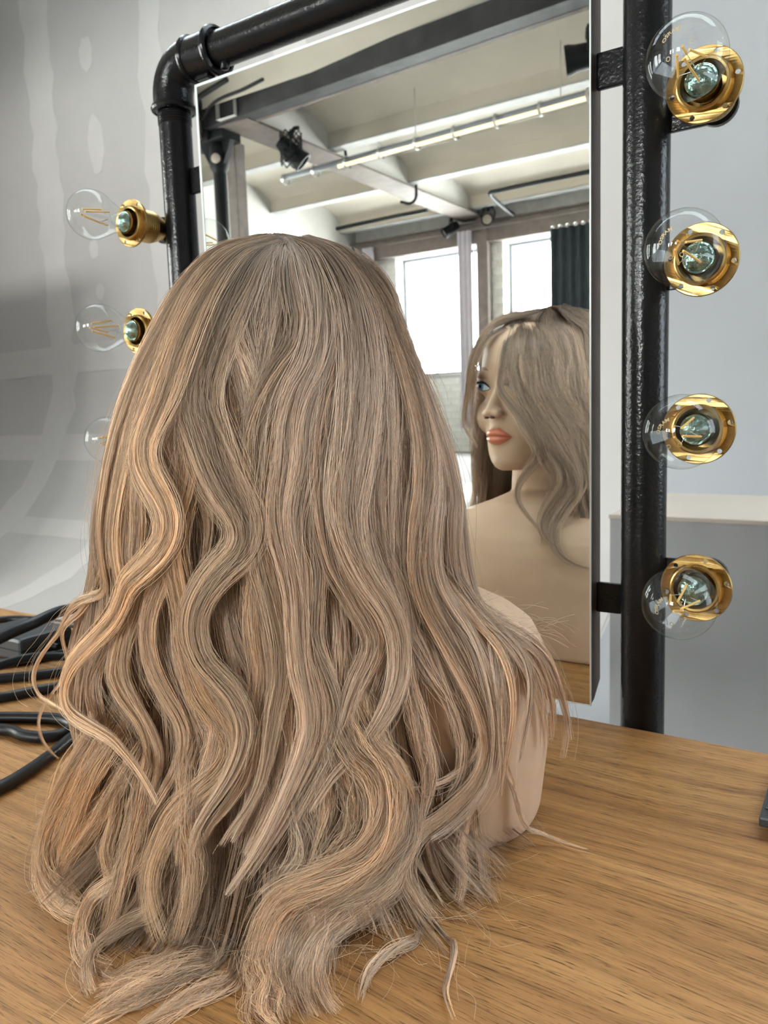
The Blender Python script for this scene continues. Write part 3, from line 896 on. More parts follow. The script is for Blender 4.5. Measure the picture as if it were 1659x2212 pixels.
def flange_mesh():
    """dished brass ring with six screw holes, axis -Y, centre at origin"""
    ro, rin, rh, rc = 0.0296, 0.0195, 0.0021, 0.0258
    outer = [Vector((ro * math.cos(2 * math.pi * k / 72), ro * math.sin(2 * math.pi * k / 72), 0)) for k in range(72)]
    inner = [Vector((rin * math.cos(-2 * math.pi * k / 48), rin * math.sin(-2 * math.pi * k / 48), 0)) for k in range(48)]
    loops = [outer, inner]
    for h in range(6):
        a0 = 2 * math.pi * h / 6 + 0.25
        cx, cy = rc * math.cos(a0), rc * math.sin(a0)
        loops.append([Vector((cx + rh * math.cos(-2 * math.pi * k / 14), cy + rh * math.sin(-2 * math.pi * k / 14), 0)) for k in range(14)])
    tris = geometry.tessellate_polygon(loops)
    flat = [p for L in loops for p in L]
    def dish(p):
        r = p.length
        return -0.0035 * max(0.0, 1 - (r - rin) / 0.004) if r < rin + 0.004 else (0.0012 if r > ro - 0.0006 else 0.0)
    verts, faces = [], []
    n = len(flat)
    for side in (0, 1):
        for p in flat:
            verts.append((p.x, -(dish(p) + (0.0005 if side == 0 else -0.0007)), p.y))
    for t in tris:
        faces.append(tuple(t)); faces.append(tuple(q + n for q in t[::-1]))
    base = 0
    for L in loops:
        m_ = len(L)
        for k in range(m_):
            a, b_ = base + k, base + (k + 1) % m_
            faces.append((a, b_, b_ + n, a + n))
        base += m_
    me = bpy.data.meshes.new('flange')
    me.from_pydata(verts, [], faces); me.validate(); me.materials.append(M['brass'])
    bm = bmesh.new(); bm.from_mesh(me); bmesh.ops.recalc_face_normals(bm, faces=bm.faces); bm.to_mesh(me); bm.free()
    return me
FL_ME = flange_mesh()
rim_v, rim_f = lathe_mesh([(0.0290, -0.0004), (0.0300, -0.0012), (0.0304, 0.0004), (0.0298, 0.0018), (0.0290, 0.0012)], (0, 0, 0), (0, -1, 0), 72)
body_prof = [(0.0, -0.052), (0.0125, -0.052), (0.0135, -0.047), (0.0150, -0.046), (0.0150, -0.042), (0.0185, -0.038), (0.0200, -0.032)]
for k in range(8):
    h = -0.031 + k * 0.0032
    body_prof += [(0.0200, h), (0.0209, h + 0.0011), (0.0209, h + 0.0019), (0.0200, h + 0.0030)]
body_prof += [(0.0200, -0.004), (0.0200, 0.004)]
ring_prof = [(0.0203, -0.0052), (0.0228, -0.0048), (0.0228, -0.0012), (0.0218, 0.0004), (0.0212, 0.0058), (0.0200, 0.0066), (0.0182, 0.0060), (0.0178, 0.0), (0.0172, -0.028), (0.0, -0.030)]
def socket_parts():
    out = []
    bv, bf_ = lathe_mesh(body_prof, (0, 0, 0), (0, -1, 0), 48)
    rv, rf = lathe_mesh(ring_prof, (0, 0, 0), (0, -1, 0), 48)
    return (bv, bf_), (rv, rf)
(bv, bf_), (rv, rf) = socket_parts()
proto = {}
for key, (vv, ff, mm) in dict(rim=(rim_v, rim_f, 'brass'), body=(bv, bf_, 'brass'), ring=(rv, rf, 'brass')).items():
    o = mesh_obj('tmp_' + key, vv, ff, M[mm], None, True); sharp(o, 40)
    proto[key] = o.data
    bpy.data.objects.remove(o)
SOCK = [(-0.150, z_, 'R') for z_ in SZ] + [(-0.862, z_, 'L') for z_ in SZ[:3]]
for sx, sz, side in SOCK:
    # the socket is a part of the frame; its rings are sub-parts
    o = bpy.data.objects.new('lamp_socket', proto['body']); link(o, fr); o.location = Vector((sx, FY, sz)) - fr.location
    spin = random.uniform(0, 1)
    for nm, me in (('flange', FL_ME), ('flange_rim', proto['rim']), ('shade_ring', proto['ring'])):
        c = bpy.data.objects.new(nm, me); link(c, o)
        c.rotation_euler = (0, spin if nm == 'flange' else 0, 0)
    # black tab from the upright to the back of the socket
    x0, x1 = (XR + 0.012, sx) if side == 'R' else (sx, XL - 0.012)
    pf(box('lamp_tab', min(x0, x1), max(x0, x1), 0.7745, 0.7795, sz - 0.015, sz + 0.015, M['pipe'], fr, 0.001))
    pf(lathe('tab_disc', [(0, 0), (0.0175, 0.0), (0.0175, 0.006), (0, 0.006)], (sx, 0.7800, sz), (0, -1, 0), M['pipe'], fr, seg=24))

# bulbs ------------------------------------------------------------------
glass_prof = []
for k in range(0, 25):          # globe from the tip (h = +0.030) down to the shoulder
    a = math.radians(0.5 + k * 5.1)
    glass_prof.append((0.030 * math.sin(a), 0.030 * math.cos(a)))
glass_prof += [(0.0212, -0.0255), (0.0182, -0.0315), (0.0160, -0.0375), (0.0147, -0.0435), (0.0140, -0.0500)]
stem_prof = [(0.0, 0.0085), (0.0012, 0.0080), (0.0016, -0.004), (0.0020, -0.018), (0.0032, -0.026), (0.0060, -0.034), (0.0095, -0.041), (0.0125, -0.048)]
cup_prof = [(0.0128, -0.049), (0.0110, -0.0495), (0.0085, -0.0465), (0.0050, -0.044), (0.0, -0.0435)]
base_prof = [(0.0140, -0.0500), (0.0142, -0.052), (0.0133, -0.054), (0.0138, -0.057), (0.0130, -0.060), (0.0137, -0.063), (0.0129, -0.066), (0.0120, -0.070), (0.0060, -0.076), (0.0, -0.077)]
BULB = {}
def keep(key, vf, mat, smooth=True):
    o = mesh_obj('tmp_' + key, vf[0], vf[1], M[mat], None, smooth)
    if smooth: sharp(o, 45)
    o.data.name = key
    BULB[key] = o.data
    bpy.data.objects.remove(o)
AX = (0, -1, 0)
keep('glass_globe', lathe_mesh(glass_prof, (0, 0, 0), AX, 64), 'bulbglass')
keep('glass_stem', lathe_mesh(stem_prof, (0, 0, 0), AX, 20), 'bulbglass')
keep('silver_cup', lathe_mesh(cup_prof, (0, 0, 0), AX, 28), 'teal_foil')
keep('screw_base', lathe_mesh(base_prof, (0, 0, 0), AX, 40), 'brass')
keep('filament', tube_mesh([(0, 0, 0), (0, 0.033, 0)], 0.00095, 8), 'filament')
keep('lead_wire', tube_mesh([(0, 0, 0), (0, 0.012, 0)], 0.0003, 5), 'wire')

def print_mesh():
    """the maker's name and marks printed in a ring round the tip of the globe"""
    verts, faces = [], []
    def bend(me, size, ang0, r0):
        nonlocal verts, faces
        xs_ = [v.co.x for v in me.vertices]; x0, x1 = min(xs_), max(xs_)
        base = len(verts)
        for v_ in me.vertices:
            rr_ = r0 + v_.co.y * size
            th = ang0 - (v_.co.x - (x0 + x1) / 2) * size / r0
            px_, pz_ = rr_ * math.cos(th), rr_ * math.sin(th)
            R_ = 0.03008
            verts.append((px_, -math.sqrt(max(R_ * R_ - px_ * px_ - pz_ * pz_, 0)), pz_))
        faces += [tuple(base + i for i in p.vertices) for p in me.polygons]
    for txt, size, ang, r0 in (('OSRAM', 0.0040, math.radians(150), 0.0098),):
        cu = bpy.data.curves.new('lettering', 'FONT'); cu.body = txt; cu.size = 1.0; cu.resolution_u = 3; cu.offset = 0.02
        to = bpy.data.objects.new('lettering', cu); COL.objects.link(to)
        me = bpy.data.meshes.new_from_object(to.evaluated_get(bpy.context.evaluated_depsgraph_get()))
        bend(me, size, ang, r0)
        bpy.data.objects.remove(to); bpy.data.meshes.remove(me)
    def ring_piece(r0, r1, a0, a1, n=14):
        base = len(verts)
        for k in range(n + 1):
            a = a0 + (a1 - a0) * k / n
            for r in (r0, r1):
                x_, z_ = r * math.cos(a), r * math.sin(a)
                verts.append((x_, -math.sqrt(0.03008 ** 2 - x_ * x_ - z_ * z_), z_))
        for k in range(n):
            faces.append((base + 2 * k, base + 2 * k + 1, base + 2 * k + 3, base + 2 * k + 2))
    # small triangle mark and two round marks
    for cx, cy, r, n in ((0.0085, 0.0050, 0.0022, 3), (-0.002, -0.0105, 0.0016, 16), (0.0060, -0.0085, 0.0016, 16)):
        base = len(verts)
        for k in range(n):
            a = 2 * math.pi * k / n + 0.4
            for rr_ in (r, r * 0.72):
                x_, z_ = cx + rr_ * math.cos(a), cy + rr_ * math.sin(a)
                verts.append((x_, -math.sqrt(0.03008 ** 2 - x_ * x_ - z_ * z_), z_))
        for k in range(n):
            k2 = (k + 1) % n
            faces.append((base + 2 * k, base + 2 * k + 1, base + 2 * k2 + 1, base + 2 * k2))
    return verts, faces
keep('maker_print', print_mesh(), 'print', False)

BULB_LABELS = ['clear filament bulb highest on the right-hand black pipe', 'clear filament bulb second from the top on the right-hand pipe',
               'clear filament bulb third from the top on the right-hand pipe', 'clear filament bulb lowest on the right-hand pipe, above the table',
               'clear filament bulb highest of the left row, in front of the grey wall', 'clear filament bulb in the middle of the left row, its socket touching the wig',
               'clear filament bulb lowest of the left row, half behind the wig']
for i, (sx, sz, side) in enumerate(SOCK):
    r = empty('light_bulb', BULB_LABELS[i], 'bulb', (sx, BY, sz), 'clear filament bulbs round the mirror')
    rot = random.uniform(0, 2 * math.pi) if side == 'L' else [0.15, 0.5, 0.9, 1.2][i]
    g = bpy.data.objects.new('glass_globe', BULB['glass_globe']); link(g, r)
    if side == 'R':
        p = bpy.data.objects.new('maker_print', BULB['maker_print']); link(p, g); p.rotation_euler = (0, [0.5, 0.15, 0.1, -0.25][i], 0)
    for nm in ('glass_stem', 'silver_cup', 'screw_base'):
        link(bpy.data.objects.new(nm, BULB[nm]), r)
    for k in range(4):
        a = rot + math.pi / 2 * k
        top = Vector((0.0045 * math.cos(a), -0.0125, 0.0045 * math.sin(a)))
        bot = Vector((0.0115 * math.cos(a + 0.25), 0.0185, 0.0115 * math.sin(a + 0.25)))
        q = Vector((0, 1, 0)).rotation_difference(bot - top)
        fo = bpy.data.objects.new('filament', BULB['filament']); link(fo, r)
        fo.location = top; fo.rotation_mode = 'QUATERNION'; fo.rotation_quaternion = q
        c0, c1 = (bot, Vector((0.0035 * math.cos(a), 0.027, 0.0035 * math.sin(a))))
        wo = bpy.data.objects.new('lead_wire', BULB['lead_wire']); link(wo, r)
        wo.location = c0; wo.rotation_mode = 'QUATERNION'; wo.rotation_quaternion = Vector((0, 1, 0)).rotation_difference(c1 - c0)

# ================================================================== THINGS ON THE TABLE
CZ = 0.0063
CABLES = [
 ('black cable bent into a round loop nearest the wig', [(-0.86, 0.375, CZ), (-0.765, 0.425, CZ), (-0.726, 0.428, CZ), (-0.702, 0.437, CZ), (-0.695, 0.452, CZ), (-0.703, 0.468, CZ), (-0.733, 0.472, CZ), (-0.765, 0.46, CZ), (-0.86, 0.41, CZ)], 0.0058),
 ('black cable running out of the frame across the bare wood', [(-0.637, 0.303, CZ), (-0.638, 0.350, CZ), (-0.646, 0.381, CZ), (-0.661, 0.417, CZ), (-0.679, 0.452, CZ), (-0.698, 0.511, CZ), (-0.703, 0.572, CZ)], 0.0060),
 ('straight black cable just beyond the round loop', [(-0.901, 0.441, CZ), (-0.854, 0.479, CZ), (-0.837, 0.514, CZ), (-0.814, 0.548, CZ), (-0.757, 0.596, CZ)], 0.0060),
 ('black cable in the middle of the cable heap', [(-0.962, 0.473, CZ), (-0.919, 0.518, CZ), (-0.892, 0.544, CZ), (-0.860, 0.580, CZ), (-0.785, 0.620, CZ)], 0.0060),
 ('upper black cable of the heap, below the grey adapter', [(-1.034, 0.500, CZ), (-0.985, 0.545, CZ), (-0.955, 0.585, CZ), (-0.940, 0.632, CZ), (-0.92, 0.678, CZ), (-0.88, 0.72, CZ)], 0.0060),
 ('black cable crossing on top of the heap', [(-0.999, 0.494, CZ), (-0.953, 0.528, 0.012), (-0.926, 0.563, 0.019), (-0.900, 0.608, 0.012), (-0.832, 0.658, CZ)], 0.0058),
 ('thick black cable rising highest over the heap towards the wall', [(-0.965, 0.440, 0.010), (-0.954, 0.471, 0.03), (-0.942, 0.536, 0.05), (-0.933, 0.576, 0.06), (-0.939, 0.628, 0.065), (-0.948, 0.690, 0.050), (-0.935, 0.735, 0.012)], 0.0075),
 ('thin black cable curling along the back edge of the table', [(-1.219, 0.580, CZ), (-1.204, 0.680, CZ), (-1.160, 0.710, CZ), (-1.086, 0.718, CZ), (-0.983, 0.691, 0.021), (-0.90, 0.665, 0.021), (-0.850, 0.66, CZ)], 0.0055),
]
for lab, pts, r_ in CABLES:
    c_ = tag(tube('power_cable', pts, r_, M['rubber'], None, 10, 48), lab, 'cable', 'black cables heaped on the table')
ad = empty('power_adapter', 'flat dark grey power adapter among the cables', 'adapter', (-1.0, 0.60, 0))
rel(box('case', -1.075, -0.965, 0.575, 0.655, 0.001, 0.034, M['slate'], ad, 0.005), ad)
rel(box('seam', -1.0756, -0.9644, 0.5744, 0.6556, 0.0165, 0.0178, M['blackmetal'], ad), ad)
rel(tube('cord_grip', [(-0.965, 0.615, 0.017), (-0.945, 0.617, 0.016)], [0.006, 0.004], M['rubber'], ad, 10), ad)

cs = empty('slate_case', 'corner of a dark slate case at the right edge of the table', 'case', (0.03, 0.64, 0))
rel(box('base', -0.073, 0.16, 0.6035, 0.700, 0.0005, 0.008, M['slate'], cs, 0.001), cs)
rel(box('lid', -0.079, 0.166, 0.598, 0.706, 0.008, 0.015, M['slate'], cs, 0.0012), cs)
rel(box('lid_panel', -0.0765, 0.1635, 0.613, 0.7035, 0.015, 0.0165, M['slate'], cs, 0.0006), cs)
cs.rotation_euler = (0, 0, math.radians(1.5))

# ================================================================== MANNEQUIN BUST
PHI_H, PHI_B = math.radians(21), math.radians(12)
HEAD_C, BODY_C = Vector((-0.421, 0.495, 0)), Vector((-0.405, 0.500, 0))
HF = Matrix.Translation(HEAD_C) @ Matrix.Rotation(PHI_H, 4, 'Z')      # head frame: x = her right, y = forward
BF = Matrix.Translation(BODY_C) @ Matrix.Rotation(PHI_B, 4, 'Z')

def loft(bm, rings, mat4, expo, seg=64):
    """rings: (z, half width, y front, y back, x shift, y shift)"""
    prev = None
    first = None
    for (z_, a, yf, yb, sx, sy) in rings:
        vs = []
        for k in range(seg):
            t = 2 * math.pi * k / seg
            c, s = math.cos(t), math.sin(t)
            x = a * math.copysign(abs(c) ** (2 / expo), c)
            ym = (yf + yb) / 2; yr = (yf - yb) / 2
            y = ym + yr * math.copysign(abs(s) ** (2 / expo), s)
            vs.append(bm.verts.new(mat4 @ Vector((x + sx, y + sy, z_))))
        if prev:
            for k in range(seg):
                bm.faces.new((prev[k], prev[(k + 1) % seg], vs[(k + 1) % seg], vs[k]))
        else:
            first = vs
        prev = vs
    bm.faces.new(first[::-1]); bm.faces.new(prev)

def ball(bm, mat4, c, r):
    m4 = mat4 @ Matrix.Translation(Vector(c)) @ Matrix.Diagonal((*r, 1))
    bmesh.ops.create_uvsphere(bm, u_segments=28, v_segments=18, radius=1.0, matrix=m4)

bm = bmesh.new()
torso = [(0.0, 0.181, 0.098, -0.088), (0.004, 0.1835, 0.100, -0.090), (0.05, 0.189, 0.106, -0.094), (0.10, 0.190, 0.109, -0.095),
         (0.13, 0.187, 0.108, -0.093), (0.148, 0.178, 0.104, -0.088), (0.160, 0.162, 0.098, -0.083), (0.170, 0.138, 0.090, -0.076),
         (0.180, 0.105, 0.079, -0.068), (0.190, 0.077, 0.067, -0.060), (0.198, 0.060, 0.052, -0.054), (0.204, 0.046, 0.036, -0.044)]
rings = [(z_, a, yf, yb, 0, -0.004 * max(0, (z_ - 0.15) / 0.08)) for z_, a, yf, yb in torso]
loft(bm, rings, BF, 2.55)
neck = [(0.17, 0.050, 0.045, -0.052, 0, -0.012), (0.22, 0.0485, 0.043, -0.051, 0, -0.012), (0.30, 0.047, 0.038, -0.052, 0, -0.012)]
loft(bm, neck, HF, 2.1)
head = [(0.2335, 0.014, 0.066, 0.035), (0.238, 0.025, 0.073, 0.018), (0.245, 0.034, 0.077, 0.0), (0.256, 0.0425, 0.0785, -0.02),
        (0.268, 0.049, 0.0785, -0.04), (0.280, 0.053, 0.0785, -0.055), (0.295, 0.0575, 0.078, -0.066), (0.310, 0.0615, 0.0765, -0.076),
        (0.325, 0.065, 0.075, -0.083), (0.340, 0.067, 0.0745, -0.088), (0.355, 0.0685, 0.0785, -0.091), (0.375, 0.069, 0.0805, -0.092),
        (0.395, 0.067, 0.0770, -0.089), (0.410, 0.061, 0.068, -0.082), (0.423, 0.050, 0.054, -0.070), (0.433, 0.034, 0.035, -0.050), (0.439, 0.014, 0.012, -0.022)]
loft(bm, [(z_, a, yf, yb, 0, 0) for z_, a, yf, yb in head], HF, 2.15)
nose = [(0.356, 0.0050, 0.0785), (0.347, 0.0054, 0.0800), (0.338, 0.0060, 0.0845), (0.328, 0.0070, 0.0905), (0.319, 0.0084, 0.0960), (0.3125, 0.0092, 0.0990), (0.3075, 0.0086, 0.0975), (0.3045, 0.0062, 0.0925), (0.303, 0.003, 0.085)]
loft(bm, [(z_, a, yf, 0.055, 0, 0) for z_, a, yf in nose][::-1], HF, 1.9, 32)
for sx in (1, -1):
    ball(bm, HF, (sx * 0.0098, 0.0865, 0.3095), (0.0066, 0.0085, 0.0062))
    ball(bm, HF, (sx * 0.0310, 0.0625, 0.3455), (0.0185, 0.0135, 0.0125))      # lids
    ball(bm, HF, (sx * 0.036, 0.048, 0.305), (0.024, 0.026, 0.026))           # cheeks
    ball(bm, HF, (sx * 0.030, 0.066, 0.3605), (0.020, 0.0110, 0.0055))        # brow ridge
    ball(bm, BF, (sx * 0.062, 0.062, 0.172), (0.055, 0.010, 0.0075))          # collar bone
ball(bm, HF, (0, 0.0715, 0.280), (0.023, 0.0130, 0.0150))                     # mouth
ball(bm, HF, (0, 0.0640, 0.2470), (0.0185, 0.0165, 0.0140))                   # chin
me = bpy.data.meshes.new('bust_raw'); bm.to_mesh(me); bm.free()
tmp = bpy.data.objects.new('bust_raw', me); COL.objects.link(tmp)
md = tmp.modifiers.new('remesh', 'REMESH'); md.mode = 'VOXEL'; md.voxel_size = 0.0026
ms = tmp.modifiers.new('smooth', 'SMOOTH'); ms.factor = 0.5; ms.iterations = 5
dg = bpy.context.evaluated_depsgraph_get()
body_me = bpy.data.meshes.new_from_object(tmp.evaluated_get(dg))
bpy.data.objects.remove(tmp)
body_me.name = 'body'
body_me.polygons.foreach_set('use_smooth', [True] * len(body_me.polygons))
body_me.materials.clear(); body_me.materials.append(M['skin'])
zz_ = np.empty(len(body_me.vertices) * 3); body_me.vertices.foreach_get('co', zz_)
zz_ = zz_.reshape(-1, 3); zz_[:, 2] = np.maximum(zz_[:, 2] - max(0, zz_[:, 2].min()), 0.0004)
body_me.vertices.foreach_set('co', zz_.ravel()); body_me.update()

bust = empty('mannequin_bust', 'beige mannequin bust wearing the long wig, facing the mirror', 'mannequin', (BODY_C.x, BODY_C.y, 0))
body = bpy.data.objects.new('body', body_me); link(body, bust); rel(body, bust)

from mathutils.bvhtree import BVHTree
bvh = BVHTree.FromPolygons([v.co for v in body_me.vertices], [tuple(p.vertices) for p in body_me.polygons])
H3 = HF.to_3x3()
def face_patch(name, top, bot, x0, x1, mat, off=0.0006, bulge=0.0, nu=26, nv=9):
    """painted patch on the face; top/bot give z over u in 0..1, x runs x0..x1 (head frame)"""
    verts, faces = [], []
    for i in range(nu + 1):
        u = i / nu
        x = x0 + (x1 - x0) * u
        for j in range(nv + 1):
            w = j / nv
            z_ = bot(u) + (top(u) - bot(u)) * w
            o_ = HF @ Vector((x, 0.20, z_))
            d_ = H3 @ Vector((0, -1, 0))
            hit, nrm, _, _ = bvh.ray_cast(o_, d_)
            if hit is None: hit = HF @ Vector((x, 0.06, z_))
            b_ = off + bulge * math.sin(math.pi * min(max(u, 0), 1)) ** 0.6 * math.sin(math.pi * w) ** 0.8
            verts.append(hit - d_ * b_)
    for i in range(nu):
        for j in range(nv):
            a = i * (nv + 1) + j
            faces.append((a, a + nv + 1, a + nv + 2, a + 1))
    o = mesh_obj(name, verts, faces, mat, bust, True)
    rel(o, bust)
    return o
s_ = lambda u: math.sin(math.pi * u)
# lips
cup = lambda u: 0.0018 * math.exp(-((u - 0.5) / 0.07) ** 2)
face_patch('upper_lip', lambda u: 0.2778 + 0.0132 * s_(u) ** 0.72 - cup(u), lambda u: 0.2776 + 0.0028 * s_(u), -0.0235, 0.0235, M['lips'], 0.0006, 0.0034)
face_patch('lower_lip', lambda u: 0.2776 + 0.0024 * s_(u), lambda u: 0.2774 - 0.0096 * s_(u) ** 0.75, -0.0222, 0.0222, M['lips'], 0.0006, 0.0042)
for sx in (1, -1):
    cx, cz = sx * 0.0312, 0.3448
    hw = 0.0140
    tilt = lambda u, sx=sx: 0.0022 * ((u - 0.5) * 2) * sx
    lid_t = lambda u, t=tilt: cz + 0.0058 * s_(u) ** 0.7 + t(u)
    lid_b = lambda u, t=tilt: cz - 0.0046 * s_(u) ** 0.8 + t(u)
    face_patch('eye_shadow', lambda u: lid_t(u) + 0.0024 * s_(u), lambda u: lid_b(u) - 0.0010 * s_(u), cx - hw - 0.001, cx + hw + 0.001, M['liner'], 0.0004)
    face_patch('eye_white', lambda u: lid_t(u) - 0.0003, lid_b, cx - hw, cx + hw, M['eyewhite'], 0.0008, 0.0006)
    r_ = 0.0054
    ix = cx - 0.0012
    circ = lambda u, r: r * math.sqrt(max(0.0, 1 - (2 * u - 1) ** 2))
    face_patch('iris', lambda u: min(cz + 0.0006 + circ(u, r_), cz + 0.0050), lambda u: max(cz + 0.0006 - circ(u, r_), cz - 0.0046), ix - r_, ix + r_, M['iris'], 0.0016, 0.0, 20, 8)
    face_patch('pupil', lambda u: cz + 0.0008 + circ(u, 0.0023), lambda u: cz + 0.0008 - circ(u, 0.0023), ix - 0.0023, ix + 0.0023, M['pupil'], 0.0020, 0.0, 14, 6)
    face_patch('lash_line', lambda u: lid_t(u) + 0.0013 * s_(u) ** 0.5, lambda u: lid_t(u) - 0.0009 * s_(u) ** 0.5, cx - hw - 0.0015, cx + hw + 0.0015, M['lash'], 0.0018)
    # lashes, one small object per eye
    vv, ff = [], []
    for k in range(26):
        u = 0.04 + 0.92 * k / 25
        x = cx - hw + 2 * hw * u
        hit, _, _, _ = bvh.ray_cast(HF @ Vector((x, 0.2, lid_t(u))), H3 @ Vector((0, -1, 0)))
        p0 = HF.inverted() @ hit + Vector((0, 0.0016, 0))
        fan = (u - 0.5) * 0.010
        pts = [p0, p0 + Vector((fan * 0.5, 0.0045, 0.0010)), p0 + Vector((fan, 0.0075, 0.0048))]
        a_, b_ = tube_mesh([tuple(HF @ q) for q in pts], [0.00035, 0.00025, 0.00008], 4, False)
        base = len(vv); vv += [tuple(q) for q in a_]; ff += [tuple(q + base for q in t) for t in b_]
    rel(mesh_obj('eyelashes', vv, ff, M['lash'], bust, True), bust)['kind'] = 'stuff'
    bz = 0.3635
    arch = lambda u, sx=sx: bz + 0.0052 * math.sin(math.pi * (0.15 + 0.75 * (u if sx > 0 else 1 - u)))
    face_patch('eyebrow', lambda u: arch(u) + 0.0026 * s_(u) ** 0.6, lambda u: arch(u) - 0.0022 * s_(u) ** 0.6, cx - 0.0165, cx + 0.0165, M['brow'], 0.0006)

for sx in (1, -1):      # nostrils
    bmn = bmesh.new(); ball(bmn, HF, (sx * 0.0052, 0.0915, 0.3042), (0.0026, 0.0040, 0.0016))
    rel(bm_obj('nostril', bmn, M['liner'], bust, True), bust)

# ================================================================== WIG
HC = np.array([-0.41, 0.475, 0.0])
E1 = np.array([math.cos(YAW), math.sin(YAW), 0.0]); E2 = np.array([math.sin(YAW), -math.cos(YAW), 0.0])
H_Z = [-.02, 0, .05, .10, .14, .17, .198, .228, .254, .298, .337, .382, .416, .434, .446, .4525]
H_L = [.16, .16, .172, .178, .172, .160, .152, .151, .146, .135, .119, .094, .074, .054, .032, .004]
H_R = [.155, .155, .155, .153, .150, .147, .144, .141, .138, .126, .113, .094, .076, .056, .034, .004]
H_B = [.19, .19, .158, .140, .130, .126, .123, .122, .120, .117, .110, .098, .078, .057, .034, .004]
H_F = [.10, .10, .10, .105, .105, .105, .105, .105, .106, .110, .114, .118, .104, .080, .046, .004]

# hair material: ash blond, darker roots, colour differs from lock to lock and strand to strand
m, nt, b, out = new_mat('ash_blond_hair')
nt.nodes.remove(b)
hi = nod(nt, 'ShaderNodeHairInfo')
oi = nod(nt, 'ShaderNodeObjectInfo')
rnd = ramp(nt, hi.outputs['Random'], [(0.0, (0.66, 0.63, 0.61)), (0.35, (0.90, 0.89, 0.88)), (0.75, (1.04, 1.03, 1.02)), (1.0, (1.20, 1.17, 1.12))])
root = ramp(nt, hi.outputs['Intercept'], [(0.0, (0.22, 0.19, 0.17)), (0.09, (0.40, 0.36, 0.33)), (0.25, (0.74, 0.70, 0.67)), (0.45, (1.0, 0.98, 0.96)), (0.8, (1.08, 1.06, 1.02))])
def mul2(a, c):
    mm = nod(nt, 'ShaderNodeMix', data_type='RGBA', blend_type='MULTIPLY'); mm.inputs['Factor'].default_value = 1.0
    mm.clamp_result = False
    nt.links.new(a, mm.inputs['A']); nt.links.new(c, mm.inputs['B'])
    return mm.outputs['Result']
at_ = nod(nt, 'ShaderNodeAttribute'); at_.attribute_name = 'clump_tone'
ctn = ramp(nt, at_.outputs['Fac'], [(0.0, (0.40, 0.36, 0.33)), (0.35, (0.78, 0.76, 0.75)), (0.75, (1.08, 1.07, 1.06)), (1.0, (1.35, 1.32, 1.28))])
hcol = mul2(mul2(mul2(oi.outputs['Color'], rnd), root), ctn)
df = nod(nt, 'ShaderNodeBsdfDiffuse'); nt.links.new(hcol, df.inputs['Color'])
hr = nod(nt, 'ShaderNodeBsdfHair'); hr.component = 'Reflection'
spc = nod(nt, 'ShaderNodeMix', data_type='RGBA'); spc.inputs['Factor'].default_value = 0.28
nt.links.new(hcol, spc.inputs['A']); spc.inputs['B'].default_value = (1.0, 0.93, 0.84, 1)
nt.links.new(spc.outputs['Result'], hr.inputs['Color'])
hr.inputs['Offset'].default_value = math.radians(-4)
hr.inputs['RoughnessU'].default_value = 0.22; hr.inputs['RoughnessV'].default_value = 0.6
ht = nod(nt, 'ShaderNodeBsdfHair'); ht.component = 'Transmission'
nt.links.new(hcol, ht.inputs['Color']); ht.inputs['RoughnessU'].default_value = 0.3; ht.inputs['RoughnessV'].default_value = 0.5
m1_ = nod(nt, 'ShaderNodeMixShader'); m1_.inputs['Fac'].default_value = 0.42
nt.links.new(df.outputs[0], m1_.inputs[1]); nt.links.new(hr.outputs[0], m1_.inputs[2])
m2_ = nod(nt, 'ShaderNodeMixShader'); m2_.inputs['Fac'].default_value = 0.12
nt.links.new(m1_.outputs[0], m2_.inputs[1]); nt.links.new(ht.outputs[0], m2_.inputs[2])
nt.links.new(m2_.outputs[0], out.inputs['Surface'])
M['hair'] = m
TONES = [(0.78, 0.64, 0.54), (0.86, 0.70, 0.575), (0.93, 0.73, 0.55), (0.98, 0.77, 0.56)]

def curves_obj(name, P, R, parent, color, tone=None):
    """P: (M, K, 3) strand points, R: (M, K) radii"""
    Mn, K = P.shape[:2]
    hc = bpy.data.hair_curves.new(name)
    hc.add_curves([K] * Mn)
    hc.attributes['position'].data.foreach_set('vector', np.ascontiguousarray(P, dtype=np.float32).ravel())
    ra = hc.attributes.get('radius') or hc.attributes.new('radius', 'FLOAT', 'POINT')
    ra.data.foreach_set('value', np.ascontiguousarray(R, dtype=np.float32).ravel())
    ta = hc.attributes.new('clump_tone', 'FLOAT', 'CURVE')
    ta.data.foreach_set('value', np.ascontiguousarray(tone if tone is not None else np.full(Mn, 0.5), dtype=np.float32))
    hc.materials.append(M['hair'])
    o = bpy.data.objects.new(name, hc)
    link(o, parent)
    o.color = (*color, 1)
    return o

T_Z, T_A, T_F, T_B = [[q[k] for q in torso] for k in range(4)]
def smooth01(x): x = np.clip(x, 0, 1); return x * x * (3 - 2 * x)

